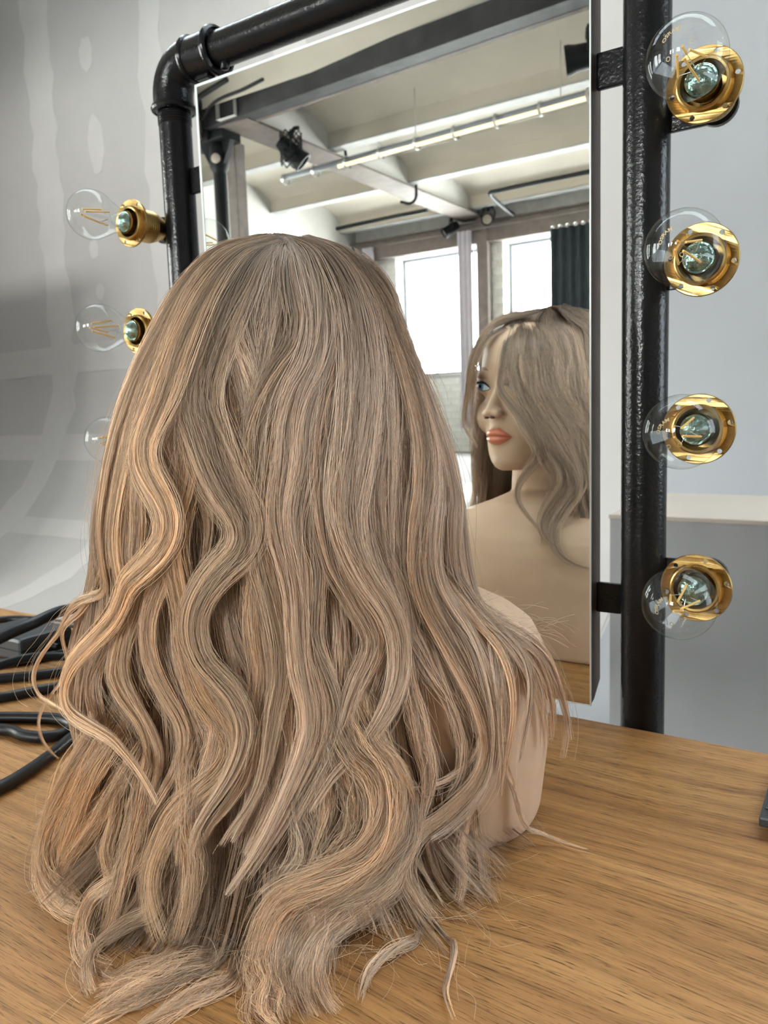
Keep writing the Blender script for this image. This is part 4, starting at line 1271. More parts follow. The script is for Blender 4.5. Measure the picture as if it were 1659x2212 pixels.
def strands(G, width, thick, count, K=34, tipw=0.30, rootw=0.35, fuzz=1.0, rad=0.00012, sink=0.0, splay=False, clear=False):
    g = catmull(G, K)
    T = np.gradient(g, axis=0); T /= np.linalg.norm(T, axis=1)[:, None] + 1e-9
    cen = np.stack([np.full(K, HC[0]), np.full(K, HC[1]), np.minimum(g[:, 2], 0.36)], 1)
    N = g - cen
    N[:, 2] += np.clip((0.03 - g[:, 2]) / 0.03, 0, 1) * 0.25
    N /= np.linalg.norm(N, axis=1)[:, None] + 1e-9
    B = np.cross(T, N); B /= np.linalg.norm(B, axis=1)[:, None] + 1e-9
    for _ in range(3):
        B[1:-1] = (B[:-2] + 2 * B[1:-1] + B[2:]) / 4
    B /= np.linalg.norm(B, axis=1)[:, None] + 1e-9
    N = np.cross(B, T); N /= np.linalg.norm(N, axis=1)[:, None] + 1e-9
    t = np.linspace(0, 1, K)
    if sink: g = g - N * (sink * (1 - smooth01(t / 0.34)))[:, None]     # overlay locks grow out from under the others
    upz = smooth01((g[:, 2] - 0.19) / 0.10)
    wp = width * (1 + 0.70 * upz) * (rootw + (1 - rootw) * smooth01(t / 0.14)) * (1 - (1 - tipw) * smooth01((t - 0.72) / 0.28))
    tp = thick * (1 - 0.45 * upz) * (0.5 + 0.5 * smooth01(t / 0.12)) * (1 - (0.7 if splay else 0.3) * smooth01((t - 0.6) / 0.4))
    ang = rng.uniform(0, 2 * np.pi, count); rr = np.abs(rng.normal(0, 0.62, count)).clip(0, 1.5)
    u, v = rr * np.cos(ang), rr * np.sin(ang)
    ncl = max(4, count // 16)
    ca = rng.uniform(0, 2 * np.pi, ncl); cr = np.sqrt(rng.uniform(0, 1, ncl)) * 0.95
    cu, cv = cr * np.cos(ca), cr * np.sin(ca)
    near = np.argmin((u[:, None] - cu[None]) ** 2 + (v[:, None] - cv[None]) ** 2, axis=1)
    pull = np.clip(0.15 + 0.55 * smooth01((t - 0.15) / 0.85), 0, 0.75)
    U = u[:, None] * (1 - pull)[None] + cu[near][:, None] * pull[None]
    V = v[:, None] * (1 - pull)[None] + cv[near][:, None] * pull[None]
    # clumps wander a little of their own
    f1 = rng.uniform(0.8, 2.4, ncl); p1 = rng.uniform(0, 6.28, ncl)
    U = U + (0.24 * np.sin(6.283 * f1[near][:, None] * t[None] + p1[near][:, None])) * smooth01(t / 0.3)[None]
    f2 = rng.uniform(1.0, 3.5, count); p2 = rng.uniform(0, 6.28, count); p3 = rng.uniform(0, 6.28, count)
    amp = np.where(rng.uniform(0, 1, count) < 0.06 * fuzz, rng.uniform(0.25, 0.7, count), rng.uniform(0.01, 0.06, count))
    grow = smooth01(t / 0.5)
    U = U + amp[:, None] * np.sin(6.283 * f2[:, None] * t[None] + p2[:, None]) * grow[None]
    V = V + amp[:, None] * np.sin(6.283 * f2[:, None] * t[None] + p3[:, None]) * grow[None]
    if splay:       # ends fan out and fray on the table top
        fr0 = smooth01((t - 0.55) / 0.45)
        U = U + (rng.normal(0, 0.35, count)[:, None] + 0.08 * np.sin(6.283 * 1.5 * t[None] + p3[:, None])) * fr0[None]
    # uneven ends: each strand stops at its own length
    Lx = 1 - (0.55 if splay else 0.30) * rng.uniform(0, 1, count) ** 1.4
    ti = t[None, :] * Lx[:, None]
    idx = ti * (K - 1); i0 = np.clip(idx.astype(int), 0, K - 2); fr_ = (idx - i0)
    def samp(A): return A[i0] * (1 - fr_[..., None]) + A[i0 + 1] * fr_[..., None]
    W = np.interp(ti, t, wp); TH = np.interp(ti, t, tp)
    P = samp(g) + samp(B) * (U * W)[..., None] + samp(N) * (V * TH)[..., None]
    if clear:       # keep the strands off the shoulders of the bust
        zc = np.clip(P[..., 2], 0, 0.198)
        x_ = (P[..., 0] - BODY_C.x) * math.cos(PHI_B) + (P[..., 1] - BODY_C.y) * math.sin(PHI_B)
        y_ = -(P[..., 0] - BODY_C.x) * math.sin(PHI_B) + (P[..., 1] - BODY_C.y) * math.cos(PHI_B)
        ta_ = np.interp(zc, T_Z, T_A) + 0.003; yf_ = np.interp(zc, T_Z, T_F) + 0.003; yb_ = np.interp(zc, T_Z, T_B) - 0.003
        ym_ = (yf_ + yb_) / 2; yr_ = (yf_ - yb_) / 2
        fo = (np.abs(x_) / ta_) ** 2.55 + (np.abs(y_ - ym_) / yr_) ** 2.55
        hit_ = (fo < 1) & (fo > 0.35) & (P[..., 2] < 0.195)
        k_ = np.where(hit_, np.maximum(fo, 1e-3) ** (-1 / 2.55), 1.0)
        x2, y2 = x_ * k_, ym_ + (y_ - ym_) * k_
        P[..., 0] = BODY_C.x + x2 * math.cos(PHI_B) - y2 * math.sin(PHI_B)
        P[..., 1] = BODY_C.y + x2 * math.sin(PHI_B) + y2 * math.cos(PHI_B)
    P[..., 2] = np.maximum(P[..., 2], 0.0006 + 0.0016 * rng.uniform(0, 1, count)[:, None])
    R = rad * rng.uniform(0.7, 1.15, count)[:, None] * (1 - 0.65 * smooth01((t - 0.75) / 0.25))[None]
    ct = rng.uniform(0, 1, ncl)
    return P, R, ct[near]

wig = empty('wig', 'long wavy ash blond wig with golden ends on the mannequin head', 'wig', (0, 0, 0))
# cap
v, f = [], []
n1_, n2_ = 28, 40
for i in range(n1_ + 1):
    th = math.pi * 0.60 * i / n1_
    for k in range(n2_):
        ps = 2 * math.pi * k / n2_
        front = max(0.0, math.sin(ps))
        th_ = th * (1 - 0.42 * front)
        p = Vector((0.0735 * math.sin(th_) * math.cos(ps), -0.006 + (0.0855 if math.sin(ps) > 0 else 0.0945) * math.sin(th_) * math.sin(ps), 0.368 + 0.0760 * math.cos(th_)))
        v.append(HF @ p)
for i in range(n1_):
    for k in range(n2_):
        f.append((i * n2_ + k, i * n2_ + (k + 1) % n2_, (i + 1) * n2_ + (k + 1) % n2_, (i + 1) * n2_ + k))
cap = mesh_obj('wig_cap', v, f, M['wigcap'], wig, True)

GUIDES = [
(0.0,26,2,0,[-3798,4396,4394,-4052,4122,4297,-4218,3937,4076,-4375,3778,3733,-4516,3641,3359,-4614,3550,2996,-4669,3493,2677,-4681,3441,2390,-4634,3419,2151,-4578,3446,1953,-4675,3391,1806,-4797,3369,1628]),
(0.006,18,3,0,[-3773,4367,4386,-4011,4080,4285,-4159,3881,4063,-4296,3709,3723,-4418,3563,3354,-4504,3465,3000,-4554,3407,2689,-4571,3361,2407,-4555,3360,2168,-4610,3408,1984,-4877,3402,1888,-5133,3447,1750,-5278,3465,1585,-5357,3402,1473,-5387,3315,1353,-5377,3278,1236,-5313,3274,1155,-5121,3254,1132,-4795,3171,1138]),
(0.002,14,3,0,[-3783,4403,4396,-3957,4114,4283,-4071,3904,4055,-4182,3731,3730,-4287,3592,3364,-4366,3503,3028,-4449,3451,2687,-4576,3488,2389,-4855,3435,1876,-5139,3424,1674,-5216,3442,1549,-5166,3445,1359,-5216,3396,1226,-5290,3318,1094,-5298,3249,998,-5262,3217,913,-5195,3228,779,-5136,3278,690]),
(0.004,32,3,0,[-3776,4396,4394,-3946,4103,4280,-4056,3889,4052,-4162,3713,3727,-4263,3572,3363,-4340,3482,3029,-4402,3414,2692,-4425,3373,2414,-4404,3359,2190,-4374,3367,2042,-4373,3335,1828,-4397,3280,1631,-4395,3230,1472,-4310,3226,1336,-4195,3233,1227,-4097,3237,1118,-4055,3217,988,-4080,3155,818,-4145,3080,643]),
(0.014,42,3,0,[-3719,4354,4379,-3820,4060,4257,-3884,3826,4010,-3939,3647,3676,-4005,3509,3322,-4076,3396,3060,-4078,3356,2885,-4011,3368,2737,-3938,3385,2621,-3901,3387,2495,-3920,3372,2388,-3994,3336,2281,-4101,3290,2172,-4201,3274,2090,-4291,3262,1899,-4450,3212,1735,-4619,3134,1559,-4695,3102,1404,-4681,3073,1285,-4586,3054,1215,-4418,3066,1160,-4232,3092,1100,-4088,3087,1017,-3970,3089,931,-3867,3084,825,-3811,3072,765]),
(0.002,40,2,0,[-3765,4418,4396,-3915,4115,4268,-4008,3893,4032,-4092,3720,3692,-4169,3586,3329,-4233,3494,2997,-4279,3429,2694,-4273,3411,2417,-4274,3380,2234,-4223,3413,2047,-4261,3372,1877,-4314,3314,1691,-4315,3271,1504,-4250,3264,1367,-4162,3261,1259,-4051,3267,1116,-3978,3252,960,-3976,3197,793,-4009,3113,600]),
(0.003,40,2,0,[-3760,4416,4395,-3845,4122,4260,-3896,3899,4005,-3954,3719,3651,-3985,3599,3321,-4010,3510,3025,-3980,3496,2725,-3972,3479,2424,-4033,3424,2168,-4099,3384,1983,-4128,3351,1806,-4086,3327,1592,-3997,3332,1423,-3896,3343,1280,-3817,3346,1135,-3814,3298,984,-3869,3223,833,-3945,3141,668,-4014,3071,493]),
(0.006,46,3,0,[-3742,4405,4391,-3782,4109,4243,-3800,3885,3948,-3825,3713,3582,-3842,3601,3256,-3859,3535,2993,-3886,3490,2728,-3924,3438,2493,-3922,3422,2284,-3887,3434,2108,-3841,3431,1868,-3818,3405,1678,-3754,3400,1489,-3678,3404,1343,-3563,3442,1206,-3490,3444,1063,-3523,3379,933,-3640,3263,809,-3761,3155,688,-3811,3077,532,-3827,3001,390,-3800,2939,275,-3709,2891,156,-3578,2843,40]),
(0.011,50,2,0,[-3716,4389,4384,-3724,4090,4218,-3744,3854,3909,-3769,3679,3577,-3773,3570,3283,-3704,3558,3069,-3636,3559,2885,-3567,3575,2727,-3492,3609,2576,-3453,3625,2458,-3470,3603,2327,-3559,3538,2225,-3647,3483,2120,-3716,3435,1991,-3744,3401,1842,-3702,3394,1664,-3613,3429,1536,-3521,3463,1428,-3442,3474,1295,-3408,3459,1176,-3416,3411,1049,-3454,3327,895,-3517,3227,756,-3563,3156,640,-3568,3092,489]),
(0.002,40,2,0,[-3735,4457,4398,-3703,4157,4209,-3663,3953,3881,-3613,3832,3573,-3560,3774,3275,-3514,3746,3009,-3479,3731,2744,-3462,3716,2508,-3453,3703,2300,-3458,3696,2150,-3471,3663,1933,-3450,3653,1717,-3414,3645,1503,-3420,3588,1294,-3421,3522,1094,-3415,3502,986,-3436,3432,839,-3496,3334,700,-3565,3248,595,-3587,3210,500]),
(0.008,36,2,0,[-3683,4461,4391,-3500,4302,4203,-3360,4191,3947,-3268,4114,3745,-3251,4029,3557,-3316,3904,3376,-3365,3810,3198,-3401,3744,3017,-3412,3710,2794,-3430,3673,2568,-3417,3662,2339,-3388,3673,2160,-3343,3684,1942,-3301,3687,1728,-3273,3669,1518,-3279,3612,1312,-3280,3549,1114,-3282,3476,922,-3310,3402,779,-3379,3291,641,-3423,3218,528]),
(0.009,38,1,0,[-3671,4471,4391,-3447,4361,4204,-3281,4268,3946,-3196,4171,3698,-3185,4063,3463,-3222,3949,3282,-3237,3879,3085,-3237,3840,2862,-3264,3788,2637,-3271,3765,2451,-3233,3774,2208,-3207,3776,1991,-3195,3760,1778,-3174,3738,1568,-3126,3731,1379,-3094,3718,1233,-3098,3660,1076,-3121,3576,918,-3150,3493,779,-3182,3403,639,-3221,3301,506,-3262,3210,405,-3301,3112,306]),
(0.004,40,1,0,[-3687,4522,4401,-3446,4462,4218,-3266,4385,4018,-3181,4282,3704,-3136,4170,3386,-3142,4057,3078,-3189,3952,2855,-3217,3895,2675,-3224,3860,2410,-3151,3904,2191,-3151,3872,1921,-3152,3848,1718,-3095,3858,1520,-3043,3869,1370,-3016,3858,1242,-3020,3799,1086,-3046,3722,952,-3086,3643,843,-3116,3564,722,-3165,3452,578,-3211,3343,451,-3253,3236,342]),
(0.006,40,1,0,[-3670,4522,4399,-3431,4473,4264,-3225,4413,3940,-3117,4293,3559,-3077,4166,3226,-3094,4051,2902,-3084,4000,2638,-3064,3987,2401,-3031,3997,2183,-2968,4047,2011,-2903,4094,1842,-2850,4126,1707,-2862,4093,1577,-2906,4016,1437,-2929,3946,1297,-2946,3867,1141,-2964,3794,1010,-2998,3709,891,-3033,3622,772,-3073,3525,644]),
(0.01,46,1,0,[-3649,4521,4395,-3396,4505,4264,-3170,4471,3940,-3039,4368,3557,-2986,4245,3222,-2968,4146,2896,-2969,4077,2603,-2947,4068,2395,-2894,4103,2175,-2827,4165,2000,-2766,4223,1849,-2731,4244,1692,-2716,4228,1538,-2717,4181,1395,-2740,4090,1239,-2788,3977,1110,-2852,3854,998,-2911,3751,916,-2953,3660,822,-2995,3561,709]),
(0.001,40,0,0,[-3688,4596,4413,-3433,4662,4282,-3200,4680,3964,-3049,4605,3568,-2956,4499,3188,-2919,4396,2881,-2924,4312,2579,-2898,4303,2333,-2826,4353,2078,-2776,4388,1844,-2754,4381,1618,-2752,4350,1417,-2724,4355,1268,-2672,4366,1069,-2617,4386,876,-2560,4402,684,-2527,4401,511]),
(0.001,36,0,0,[-3684,4618,4416,-3441,4757,4290,-3213,4817,3980,-3040,4768,3575,-2912,4677,3184,-2855,4568,2871,-2842,4470,2564,-2834,4420,2319,-2805,4403,2007,-2766,4407,1722,-2727,4399,1439,-2682,4390,1189]),
(0.006,42,1,0,[-3659,4613,4412,-3411,4771,4282,-3183,4844,3979,-3005,4823,3575,-2859,4775,3181,-2763,4710,2862,-2736,4615,2552,-2737,4539,2339,-2731,4500,2058,-2680,4532,1822,-2597,4586,1621,-2510,4610,1436,-2399,4633,1234,-2336,4653,1035,-2314,4651,838,-2346,4553,638,-2456,4335,487,-2543,4127,423,-2545,3993,352,-2527,3915,260,-2481,3896,173,-2375,3900,94,-2256,3873,40]),
(0.003,42,0,0,[-3679,4666,4423,-3449,4883,4293,-3250,4983,4000,-3062,4992,3586,-2894,4964,3180,-2781,4903,2850,-2733,4802,2531,-2729,4718,2313,-2709,4689,2024,-2631,4730,1809,-2499,4767,1610,-2389,4747,1392,-2332,4730,1214,-2297,4722,995,-2299,4697,763,-2334,4608,551,-2428,4409,401,-2497,4184,359]),
(0.003,36,0,0,[-3679,4666,4423,-3440,4916,4286,-3267,5039,3991,-3088,5086,3576,-2926,5105,3162,-2806,5104,2821,-2725,5060,2503,-2715,4996,2273,-2696,4981,1970,-2590,5030,1746,-2439,5042,1598,-2291,5031,1470,-2201,5057,1330,-2136,5122,1111,-2104,5195,883,-2115,5237,653]),
(0.001,30,0,0,[-3692,4681,4427,-3446,4949,4285,-3306,5117,3993,-3164,5243,3577,-3028,5319,3151,-2909,5334,2788,-2814,5290,2457,-2765,5231,2201,-2709,5188,1929,-2603,5160,1698,-2420,5205,1567,-2253,5325,1435,-2159,5449,1217,-2093,5512,955,-2056,5518,740,-2073,5462,500]),
(0.004,26,1,0,[-2671,4772,2144,-2605,4910,1839,-2494,5013,1657,-2336,5100,1535,-2200,5197,1389,-2132,5288,1163,-2101,5343,903,-2119,5339,685]),
(0.006,20,0,0,[-2638,4877,2062,-2573,4990,1774,-2427,5103,1609,-2267,5230,1493,-2164,5373,1310,-2118,5483,1069,-2070,5518,829,-2034,5497,642]),
(0.005,16,1,0,[-2690,4891,2490,-2680,4909,2204,-2625,4951,1913,-2474,5011,1660,-2282,5059,1501,-2173,5050,1332,-2139,5004,1115,-2161,4928,866,-2178,4881,676]),
(0.004,14,2,0,[-2695,4828,2431,-2682,4843,2148,-2619,4868,1863,-2475,4900,1636,-2323,4915,1484,-2228,4893,1270,-2200,4861,1017,-2232,4807,728,-2254,4770,465]),
(0.005,34,1,0,[-3738,4440,4399,-3648,4215,4256,-3590,4026,3955,-3528,3904,3661,-3476,3838,3444,-3455,3791,3242,-3459,3743,3009,-3454,3707,2776]),
(0.006,30,1,0,[-3751,4416,4397,-3748,4155,4261,-3757,3930,3993,-3688,3819,3760,-3599,3777,3540,-3507,3773,3322,-3452,3759,3093,-3451,3719,2869,-3452,3690,2601,-3457,3654,2338]),
(0.004,34,0,0,[-3722,4472,4401,-3560,4268,4206,-3461,4101,3904,-3415,3970,3624,-3395,3882,3356,-3360,3844,3092,-3337,3823,2857,-3350,3782,2594,-3354,3757,2328,-3327,3748,2030]),
(0.003,30,0,0,[-3718,4488,4403,-3496,4348,4221,-3410,4172,3906,-3368,4030,3624,-3368,3921,3385,-3394,3821,3152]),
(0.003,34,1,0,[-3703,4521,4406,-3476,4438,4265,-3296,4354,3957,-3214,4225,3653,-3193,4105,3379,-3200,4011,3142,-3210,3945,2849,-3190,3923,2553,-3180,3903,2256,-3166,3883,1956]),
(0.002,36,0,0,[-3690,4625,4421,-3439,4710,4299,-3204,4733,3970,-3032,4667,3570,-2926,4567,3186,-2879,4465,2877,-2872,4380,2573,-2857,4337,2267,-2824,4325,1958]),
(0.002,36,0,0,[-3693,4667,4428,-3457,4866,4308,-3247,4954,3997,-3055,4948,3577,-2898,4904,3181,-2793,4837,2854,-2754,4741,2537,-2746,4659,2223,-2711,4634,1904,-2602,4657,1648,-2479,4654,1468]),
(0.003,36,2,0,[-3780,4410,4400,-4000,4115,4304,-4135,3901,4062,-4246,3726,3720,-4351,3585,3352,-4433,3494,3014,-4496,3431,2688,-4524,3389,2406,-4505,3374,2153]),
(0.004,34,2,0,[-3755,4426,4399,-3823,4122,4266,-3854,3898,3970,-3891,3718,3617,-3907,3607,3318,-3911,3532,3082,-3846,3530,2845,-3754,3565,2634,-3725,3558,2396,-3768,3498,2161]),
(0.004,36,2,0,[-3757,4424,4399,-3894,4116,4275,-3971,3891,4042,-4041,3714,3703,-4102,3568,3341,-4103,3486,3057,-4041,3469,2817,-3960,3484,2606,-3924,3481,2365,-3964,3445,2123,-4060,3387,1909]),
(0.012,50,3,0,[-4542,3141,1408,-4546,3097,1146,-4603,3044,877,-4739,3044,665,-4872,3019,432,-4897,2953,234,-4810,2874,128,-4624,2816,51,-4398,2772,35,-4238,2781,40]),
(0.01,52,3,0,[-4354,3180,1427,-4361,3134,1170,-4409,3065,912,-4512,3027,693,-4649,3012,458,-4753,2985,236,-4723,2924,81,-4567,2866,42,-4350,2814,40]),
(0.006,40,3,0,[-4176,3230,1327,-4181,3183,1073,-4236,3121,814,-4383,3053,570,-4571,3011,347,-4689,2963,169,-4638,2903,69,-4448,2852,40]),
(0.014,60,2,0,[-2927,3899,1586,-2893,3870,1341,-2821,3853,1101,-2767,3882,997,-2681,3921,889,-2633,3904,754,-2621,3850,634,-2631,3766,528,-2681,3652,453,-2763,3518,399,-2851,3397,363,-2941,3287,329,-2993,3206,284,-3003,3139,215,-2994,3068,134,-2976,3000,80,-2939,2926,40]),
(0.006,34,2,0,[-3045,3872,1483,-3008,3838,1238,-2932,3818,998,-2862,3823,845,-2801,3819,716,-2786,3770,597,-2808,3691,506,-2864,3588,440,-2934,3471,377,-2975,3383,321]),
(0.005,40,1,0,[-2624,4349,1052,-2592,4259,818,-2571,4143,600,-2548,4019,427,-2587,3876,331,-2623,3737,258,-2689,3610,222,-2775,3487,196,-2835,3361,141,-2844,3241,82,-2791,3132,45,-2703,3038,40,-2587,2957,40]),
(0.004,34,1,0,[-2602,4137,627,-2561,4016,425,-2546,3855,246,-2627,3659,148,-2685,3528,116,-2735,3395,91,-2708,3259,59,-2624,3120,36,-2499,3017,35,-2359,2951,40]),
(0.004,40,2,0,[-3815,3396,1443,-3788,3347,1199,-3758,3288,963,-3676,3172,614,-3596,3135,427,-3547,3032,239,-3528,2965,142,-3512,2877,40]),
(0.003,44,2,0,[-4111,3267,1276,-4089,3215,1029,-4076,3149,789,-4061,3077,540,-4077,3000,352,-4068,2906,184,-4002,2794,84,-3887,2635,40]),
(0.003,30,3,0,[-4293,3200,1137,-4266,3148,889,-4244,3086,647,-4251,3053,512,-4246,2981,365,-4156,2953,221,-4059,2875,110,-3920,2812,40]),
(0.004,32,2,0,[-3965,3173,838,-3951,3112,601,-3985,3035,361,-4134,2935,213,-4239,2837,119,-4174,2735,52,-4025,2614,35,-3840,2536,35,-3660,2543,40]),
(0.003,28,2,0,[-3822,3139,577,-3785,3060,362,-3785,2959,155,-3883,2839,93,-3923,2683,51,-3877,2555,53,-3755,2443,40,-3596,2371,40]),
(0.002,30,2,0,[-3284,3048,66,-3277,2882,40,-3326,2672,35,-3382,2487,35,-3443,2319,39,-3460,2214,40]),
(0.002,30,2,0,[-3194,3113,88,-3222,2961,43,-3302,2777,35,-3407,2624,35,-3514,2483,53,-3559,2353,40]),
(0.002,26,2,0,[-3480,3017,135,-3475,2859,54,-3489,2696,35,-3566,2563,35,-3654,2460,40]),
(0.002,26,2,0,[-3034,3096,40,-3043,2876,35,-3094,2679,35,-3150,2502,40,-3196,2327,40]),
(0.003,40,2,0,[-3047,3242,153,-2980,3078,72,-2877,2923,41,-2720,2787,35,-2558,2712,40]),
(0.003,36,1,0,[-3017,3589,583,-2973,3486,387,-2955,3350,211,-2951,3211,117,-2879,3066,60,-2742,2924,40,-2558,2802,40]),
(0.003,30,1,0,[-2804,3788,546,-2759,3674,354,-2739,3527,183,-2778,3343,99,-2738,3160,53,-2623,2996,39,-2443,2871,40]),
(0.002,14,1,0,[-2247,3904,40,-2302,3690,35,-2373,3525,46,-2398,3354,42,-2368,3210,39,-2312,3082,40]),
(0.002,9,1,0,[-2337,3935,40,-2195,3851,50,-2077,3715,50,-1994,3499,35,-1940,3366,47,-1817,3230,40]),
(0.002,18,1,0,[-2403,4604,837,-2408,4622,543,-2378,4614,266,-2315,4553,110,-2200,4385,35,-2046,4237,40]),
(0.003,26,1,0,[-2408,4613,1164,-2414,4602,885,-2420,4572,612,-2413,4513,372,-2420,4419,215,-2328,4306,103,-2261,4110,40]),
(0.003,44,1,0,[-2785,4383,2013,-2771,4363,1748,-2737,4345,1485,-2701,4335,1265,-2656,4341,1084,-2614,4341,917,-2559,4317,740,-2558,4239,592,-2554,4134,448]),
(0.004,30,3,0,[-2961,4029,1668,-2932,4012,1412,-2860,4011,1159,-2775,4046,984,-2705,4091,858,-2629,4127,720,-2593,4137,597]),
(0.003,40,1,0,[-2784,4408,2166,-2771,4407,1898,-2721,4419,1628,-2677,4459,1494,-2594,4496,1333,-2517,4538,1196,-2456,4563,1021,-2436,4564,846,-2454,4503,667,-2506,4395,535]),
(0.002,40,2,0,[-3108,3882,1563,-3084,3843,1316,-3044,3800,1074,-2997,3752,855,-2970,3674,648,-2972,3571,481,-2973,3471,350]),
(0.002,40,1,0,[-3251,3668,1174,-3200,3618,941,-3115,3581,714,-3037,3565,558,-3021,3490,417,-3083,3381,333,-3173,3267,276]),
(0.003,42,2,0,[-3666,3540,1887,-3657,3510,1635,-3639,3471,1386,-3616,3430,1157,-3623,3357,935,-3677,3254,749,-3712,3155,569,-3683,3094,391]),
(0.003,30,1,0,[-2728,5474,1910,-2569,5178,1679,-2409,4945,1464,-2301,4821,1247,-2267,4778,1001,-2251,4773,737,-2279,4748,469]),
(0.002,12,1,0,[-2316,4822,1411,-2312,4749,1152,-2349,4652,897,-2412,4563,752,-2509,4408,661,-2619,4225,664,-2696,4063,716]),
(0.002,10,1,0,[-2222,4826,824,-2226,4885,508,-2179,4951,193,-2088,5070,90,-1931,5115,42,-1759,5113,40]),
(-0.002,46,1,0,[-4611,3435,2068,-4619,3400,1793,-4635,3335,1526,-4646,3269,1343,-4571,3247,1098,-4533,3233,843,-4646,3215,552,-4867,3251,232]),
(-0.002,46,1,0,[-3736,3600,2480,-3723,3590,2224,-3677,3598,1965,-3611,3591,1665,-3521,3607,1425,-3447,3596,1193,-3386,3554,940,-3392,3455,700,-3449,3330,495]),
(-0.002,46,1,0,[-3327,3845,2467,-3328,3834,2211,-3318,3823,1953,-3296,3798,1653,-3281,3745,1360,-3235,3696,1073,-3240,3602,829,-3284,3481,623,-3345,3340,427]),
(-0.002,46,1,0,[-3057,4098,2446,-3057,4084,2187,-3050,4067,1928,-3032,4032,1626,-3024,3965,1333,-3040,3869,1080,-3057,3752,840,-3078,3620,613,-3077,3513,419]),
(-0.002,46,1,0,[-2899,4301,2271,-2897,4281,2007,-2887,4250,1746,-2865,4201,1476,-2894,4091,1219,-2919,3980,1000,-2904,3892,786,-2880,3794,553]),
(-0.002,46,1,0,[-2752,4648,2061,-2717,4622,1791,-2632,4606,1525,-2511,4602,1215,-2428,4600,900,-2446,4553,614,-2506,4452,342]),
(-0.002,46,1,0,[-4148,3446,2170,-4114,3423,1910,-4031,3417,1654,-3900,3413,1360,-3772,3413,1100,-3735,3359,877,-3790,3255,687,-3841,3150,503,-3826,3083,322]),
(-0.002,46,1,0,[-4371,3334,1532,-4366,3289,1270,-4390,3233,1007,-4439,3184,685,-4549,3127,381,-4604,3054,164,-4515,2960,40]),
(0.002,20,0,1,[-4328,5168,4456,-4610,5435,4304,-4731,5583,4124,-4827,5631,3912,-4926,5581,3683,-5034,5448,3462,-5159,5300,3226,-5223,5243,3014,-5139,5299,2859,-4998,5424,2766,-4847,5548,2633]),
(0.0,16,0,1,[-4270,5381,4384,-4603,5624,4123,-4704,5700,3925,-4779,5692,3732,-4834,5634,3506,-4897,5571,3337,-4939,5525,3109,-4923,5508,2933,-4871,5521,2744]),
(0.003,15,0,1,[-4376,5510,4337,-4349,5719,4085,-4326,5846,3862,-4331,5897,3641,-4342,5921,3479,-4278,5927,3313,-4158,5930,3193,-4036,5940,3034,-3940,5952,2866,-3844,5950,2726,-3811,5946,2554,-3902,5951,2426,-4023,5950,2273,-4107,5948,2136,-4093,5956,1983,-3978,5978,1836,-3828,6028,1697,-3709,6096,1579,-3683,6193,1428]),
(0.003,22,0,1,[-4330,5496,4345,-4235,5718,4024,-4190,5869,3743,-4124,5925,3520,-4016,5935,3303,-3900,5939,3088,-3798,5940,2869,-3766,5947,2669,-3820,5968,2498]),
(0.005,26,1,1,[-4254,5417,4380,-4062,5664,4014,-3961,5835,3730,-3907,5912,3458,-3842,5943,3245,-3728,5945,3027,-3615,5945,2815,-3506,5941,2622,-3374,5919,2429,-3294,5915,2187,-3349,5961,1934]),
(0.004,26,0,1,[-4205,5303,4420,-3911,5546,4061,-3783,5733,3773,-3708,5819,3506,-3646,5860,3289,-3485,5848,3075,-3374,5851,2808,-3311,5867,2522,-3233,5874,2241]),
(0.005,24,1,1,[-4119,5200,4457,-3752,5432,4090,-3626,5639,3767,-3602,5768,3502,-3547,5824,3234,-3372,5806,3015,-3228,5788,2798,-3144,5799,2518]),
(0.004,24,0,1,[-4107,4908,4506,-3673,5248,4112,-3494,5508,3763,-3408,5636,3437,-3324,5693,3169,-3202,5712,2907,-3106,5741,2570]),
(0.004,26,1,1,[-4045,4732,4546,-3585,5101,4173,-3405,5389,3762,-3300,5541,3433,-3218,5630,3075,-3094,5689,2680]),
(0.004,26,0,1,[-3658,5415,4460,-3379,5274,4143,-3277,5313,3757,-3179,5432,3355,-3053,5552,2899]),
(0.002,22,0,1,[-4299,5462,4357,-4170,5693,4020,-4082,5843,3737,-4021,5906,3475,-3940,5926,3260,-3831,5930,3040,-3722,5933,2810,-3669,5951,2583,-3586,5951,2412]),
(0.002,24,0,1,[-4211,5367,4392,-3988,5603,4040,-3871,5771,3749,-3810,5852,3482,-3749,5888,3253,-3609,5883,3034,-3481,5878,2805,-3403,5886,2551,-3392,5920,2242]),
(0.003,28,1,1,[-3888,5935,3224,-3677,5928,2724,-3587,5948,2514,-3496,5939,2327,-3527,5954,2156,-3623,5986,1967,-3699,6026,1813,-3704,6092,1671,-3582,6161,1510,-3403,6214,1428]),
(0.003,26,0,1,[-3603,5896,3034,-3365,5878,2403,-3304,5888,2246,-3362,5922,2089,-3489,5996,1882,-3561,6090,1679,-3521,6180,1471,-3402,6232,1335,-3237,6243,1265,-3028,6227,1234]),
(0.0,30,0,1,[-4420,5263,4409,-3967,5500,4080,-3717,5670,3749,-3649,5773,3430,-3496,5788,3085,-3288,5766,2742,-3182,5771,2403,-3194,5821,2066]),
(0.001,18,0,1,[-4160,5333,4461,-4516,5420,4357,-4703,5526,4198,-4795,5609,3983,-4875,5610,3734,-4963,5531,3495,-5046,5433,3261,-5088,5391,3028,-5029,5402,2836]),
(0.001,18,1,1,[-3984,5527,4460,-4405,5442,4404,-4642,5483,4268,-4741,5591,4089,-4832,5638,3822,-4923,5577,3585,-5028,5437,3374,-5165,5266,3123,-5286,5069,2958]),
